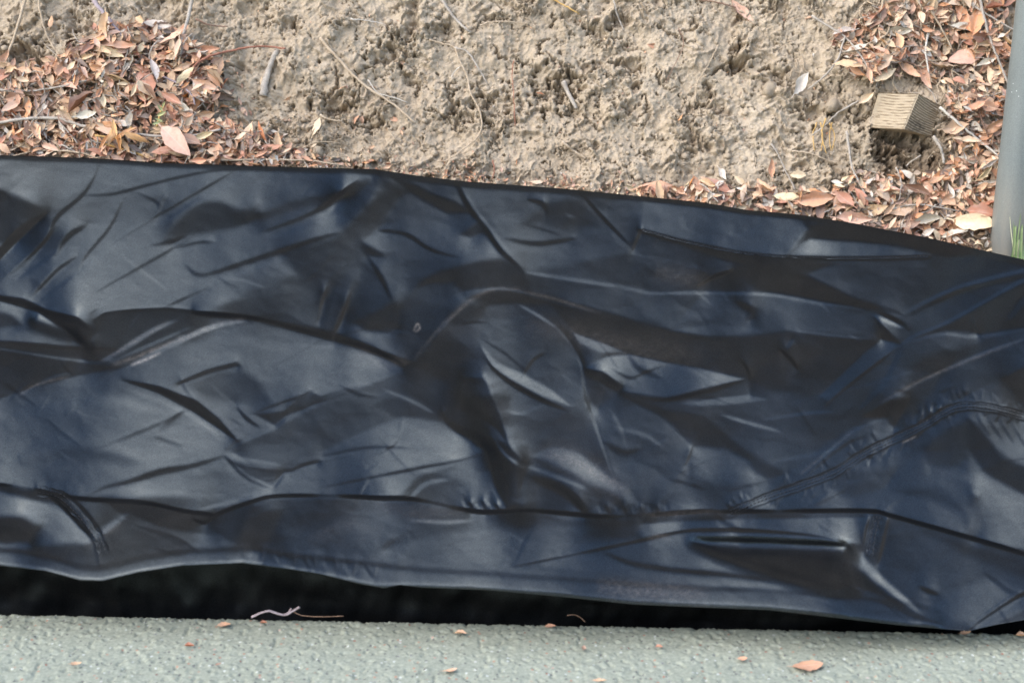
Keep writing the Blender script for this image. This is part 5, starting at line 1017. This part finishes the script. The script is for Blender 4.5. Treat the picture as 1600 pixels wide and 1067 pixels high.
m = NM('dry_grass'); M_grd = m.done(Base_Color=(.52, .50, .30), Roughness=.6)
gt = empty('grass_tuft', tuple(pc+[0, -.036, -.02])); tag(gt, 'small tuft of green grass at the foot of the post', 'grass tuft')
tg = (pc[1]-.036)/ray(1588.0, 392.0)[1]
def blade(pts, w_, mat):
    L = smooth_line(pts, 12); n = len(L); rows = []
    for i, (x, y) in enumerate(L):
        u = i/(n-1); P_ = CAM+ray(x, y)*(tg-.004+.012*u*math.sin(w_*9)); ww = w_*.0009*(1-u**1.6)*.5+.00008; rows += [P_+[-ww, 0, 0], P_+[0, ww*.6, 0], P_+[ww, 0, 0]]
    return mesh_np('blade', np.array(rows)-np.array(gt.location), grid_faces(n, 3), mat, parent=gt)
for pts, w_, mt in [([(1583, 412), (1586, 360), (1590, 308)], 6, M_gra), ([(1590, 412), (1592, 350), (1591, 300)], 5, M_grd), ([(1588, 412), (1581, 372), (1577, 330)], 2.5, M_grd), ([(1594, 412), (1596, 365), (1599, 335)], 6, M_gra), ([(1579, 410), (1584, 385), (1583, 345)], 4, M_gra), ([(1586, 412), (1590, 375), (1596, 325)], 4, M_gra), ([(1598, 412), (1603, 370), (1606, 320)], 5, M_gra)]: blade(pts, w_, mt)

# ================================================================== SPRIGS
def sprig(name, org_px, stem, leaves, cols, lift, label, cat, mk):
    base = on_bank(*org_px, lift); e = empty(name, tuple(base)); tag(e, label, cat)
    L = smooth_line(stem, 14); P_ = np.array([on_bank(x, y, lift) for x, y in L]); P_ = np.array([np.convolve(np.pad(P_[:, i], 2, mode='edge'), np.ones(5)/5, 'valid') for i in range(3)]).T
    tube_obj('stem', P_-base, np.linspace(.0016, .0009, len(P_)), MW[mk], 6, parent=e)
    for i, (x, y, l, a, w_) in enumerate(leaves):
        o = put_leaf(x, y, l, a, 'tan', lift+.004+.002*(i % 3), random.uniform(-.2, .4), random.gauss(0, .3), wid=w_, name='leaflet'); LEAVES.pop(); o.color = (*cols[i % len(cols)], 1); del o['category']; del o['group']
        mw = o.matrix_world.copy(); o.parent = e; o.matrix_world = Matrix.Translation(-base)@mw if False else mw; o.matrix_parent_inverse = Matrix.Translation(Vector(base)).inverted()
sprig('dried_sprig', (196, 228), [(150, 222), (180, 226), (196, 228), (205, 215), (215, 208)], [(182, 226, 38, -100, .8), (196, 238, 34, -80, .8), (207, 222, 36, 25, .8), (222, 228, 40, -18, .8), (188, 215, 30, 100, .7), (172, 238, 30, -120, .8), (204, 240, 26, -60, .7)], [(.62, .28, .04), (.70, .36, .07), (.55, .23, .03)], .03, 'golden yellow dried sprig lying at the sheet edge in the left pile', 'dried sprig', 'yellow')
sprig('green_sprig', (252, 205), [(250, 210), (254, 195), (258, 180), (262, 172)], [(254, 200, 14, 160, 1), (259, 190, 15, 20, 1), (257, 182, 13, 130, 1), (262, 176, 12, 60, 1), (251, 205, 12, 200, 1)], [(.22, .30, .05), (.38, .42, .10)], .026, 'tiny green weed sprig sprouting in the left leaf pile', 'weed', 'yellow')

# ================================================================== BITS ON THE PAVEMENT
UPZ = np.array([0, 0, 1.]); EY = np.array([0, 1., 0])
for x, y, l, a, c, lb in [(1262, 1039, 50, 5, 'salmon', 'largest salmon leaf flake on the pavement, at lower right'), (1160, 1028, 16, 0, 'salmon', 'salmon flake left of the largest flake on the pavement'), (703, 1046, 24, 10, 'peach', 'round peach flake on the pavement below the centre'), (720, 989, 20, -5, 'peach', 'small peach flake near the pavement edge at centre'),
  (118, 1038, 20, 15, 'peach', 'peach flake on the pavement at lower left'), (937, 1064, 24, 0, 'peach', 'peach flake cut by the bottom frame edge'), (350, 976, 22, 10, 'salmon', 'dull red flake near the pavement edge at left'), (296, 1009, 16, 0, 'rust', 'rusty flake on the pavement left of centre'), (412, 973, 12, 0, 'rust', 'tiny dark rust flake below the pavement twig'),
  (341, 1038, 12, 30, 'brown', 'tiny brown flake low on the pavement at left'), (860, 978, 18, 5, 'salmon', 'pinkish flake on the pavement edge right of centre'), (1508, 990, 20, 5, 'peach', 'peach flake on the pavement edge near the right corner'), (1596, 993, 18, 0, 'peach', 'peach flake on the pavement edge at the right frame side'), (912, 1012, 14, 80, 'brown', 'small brown flake on the pavement right of centre'), (1030, 1010, 12, 0, 'rust', 'tiny rust flake on the pavement right of centre')]:
    put_leaf(x, y, l*.9, a, c, P_=on_z(x, y, .004), nrm=UPZ, es=EY, tilt=random.uniform(-.05, .12), roll=random.gauss(0, .12), label=lb, wid=1.5, group='leaf flakes on the pavement', name='leaf_flake')
def ptw(pts, r_, mk, label, z, parent=None):
    L = smooth_line(pts, len(pts)*6); P_ = np.array([on_z(x, y, 0.002) for x, y in L]); 
    for i, zz in enumerate(np.interp(np.linspace(0, 1, len(L)), np.linspace(0, 1, len(z)), z)): P_[i] = CAM+ray(*L[i])*((P_[i][1]-0.0)/ray(*L[i])[1]); P_[i][2] += 0
    o = tube_obj('twig' if parent is None else 'side_twig', P_-(P_[0] if parent is None else np.array(parent.location)), r_*.0007, MW[mk], 6, 3, parent=parent)
    if parent is None: o.location = P_[0]; tag(o, label, 'twig')
    return o
def edge_twig(pts, r_, mk, label, parent=None):
    L = smooth_line(pts, len(pts)*6); yb = 1.652; P_ = np.array([CAM+ray(x, y)*(yb-.012)/ray(x, y)[1] for x, y in L]); r0 = P_[0] if parent is None else np.array(parent.location)
    o = tube_obj('twig' if parent is None else 'side_twig', P_-r0, r_*.0007, MW[mk], 6, 3, parent=parent)
    if parent is None: o.location = P_[0]; tag(o, label, 'twig')
    return o
pt = edge_twig([(393, 964), (408, 957), (421, 954), (433, 958), (446, 960), (458, 954), (468, 948)], 2.0, 'mauve', 'forked pinkish twig lying on the pavement edge under the black fold')
edge_twig([(455, 953), (466, 959), (478, 962), (505, 963), (537, 962)], .8, 'brown', '', pt); edge_twig([(446, 960), (452, 955), (455, 950)], 1.4, 'mauve', '', pt)
edge_twig([(886, 961), (898, 960), (908, 965), (914, 971)], .8, 'brown', 'small curled brown stem on the pavement edge right of centre')
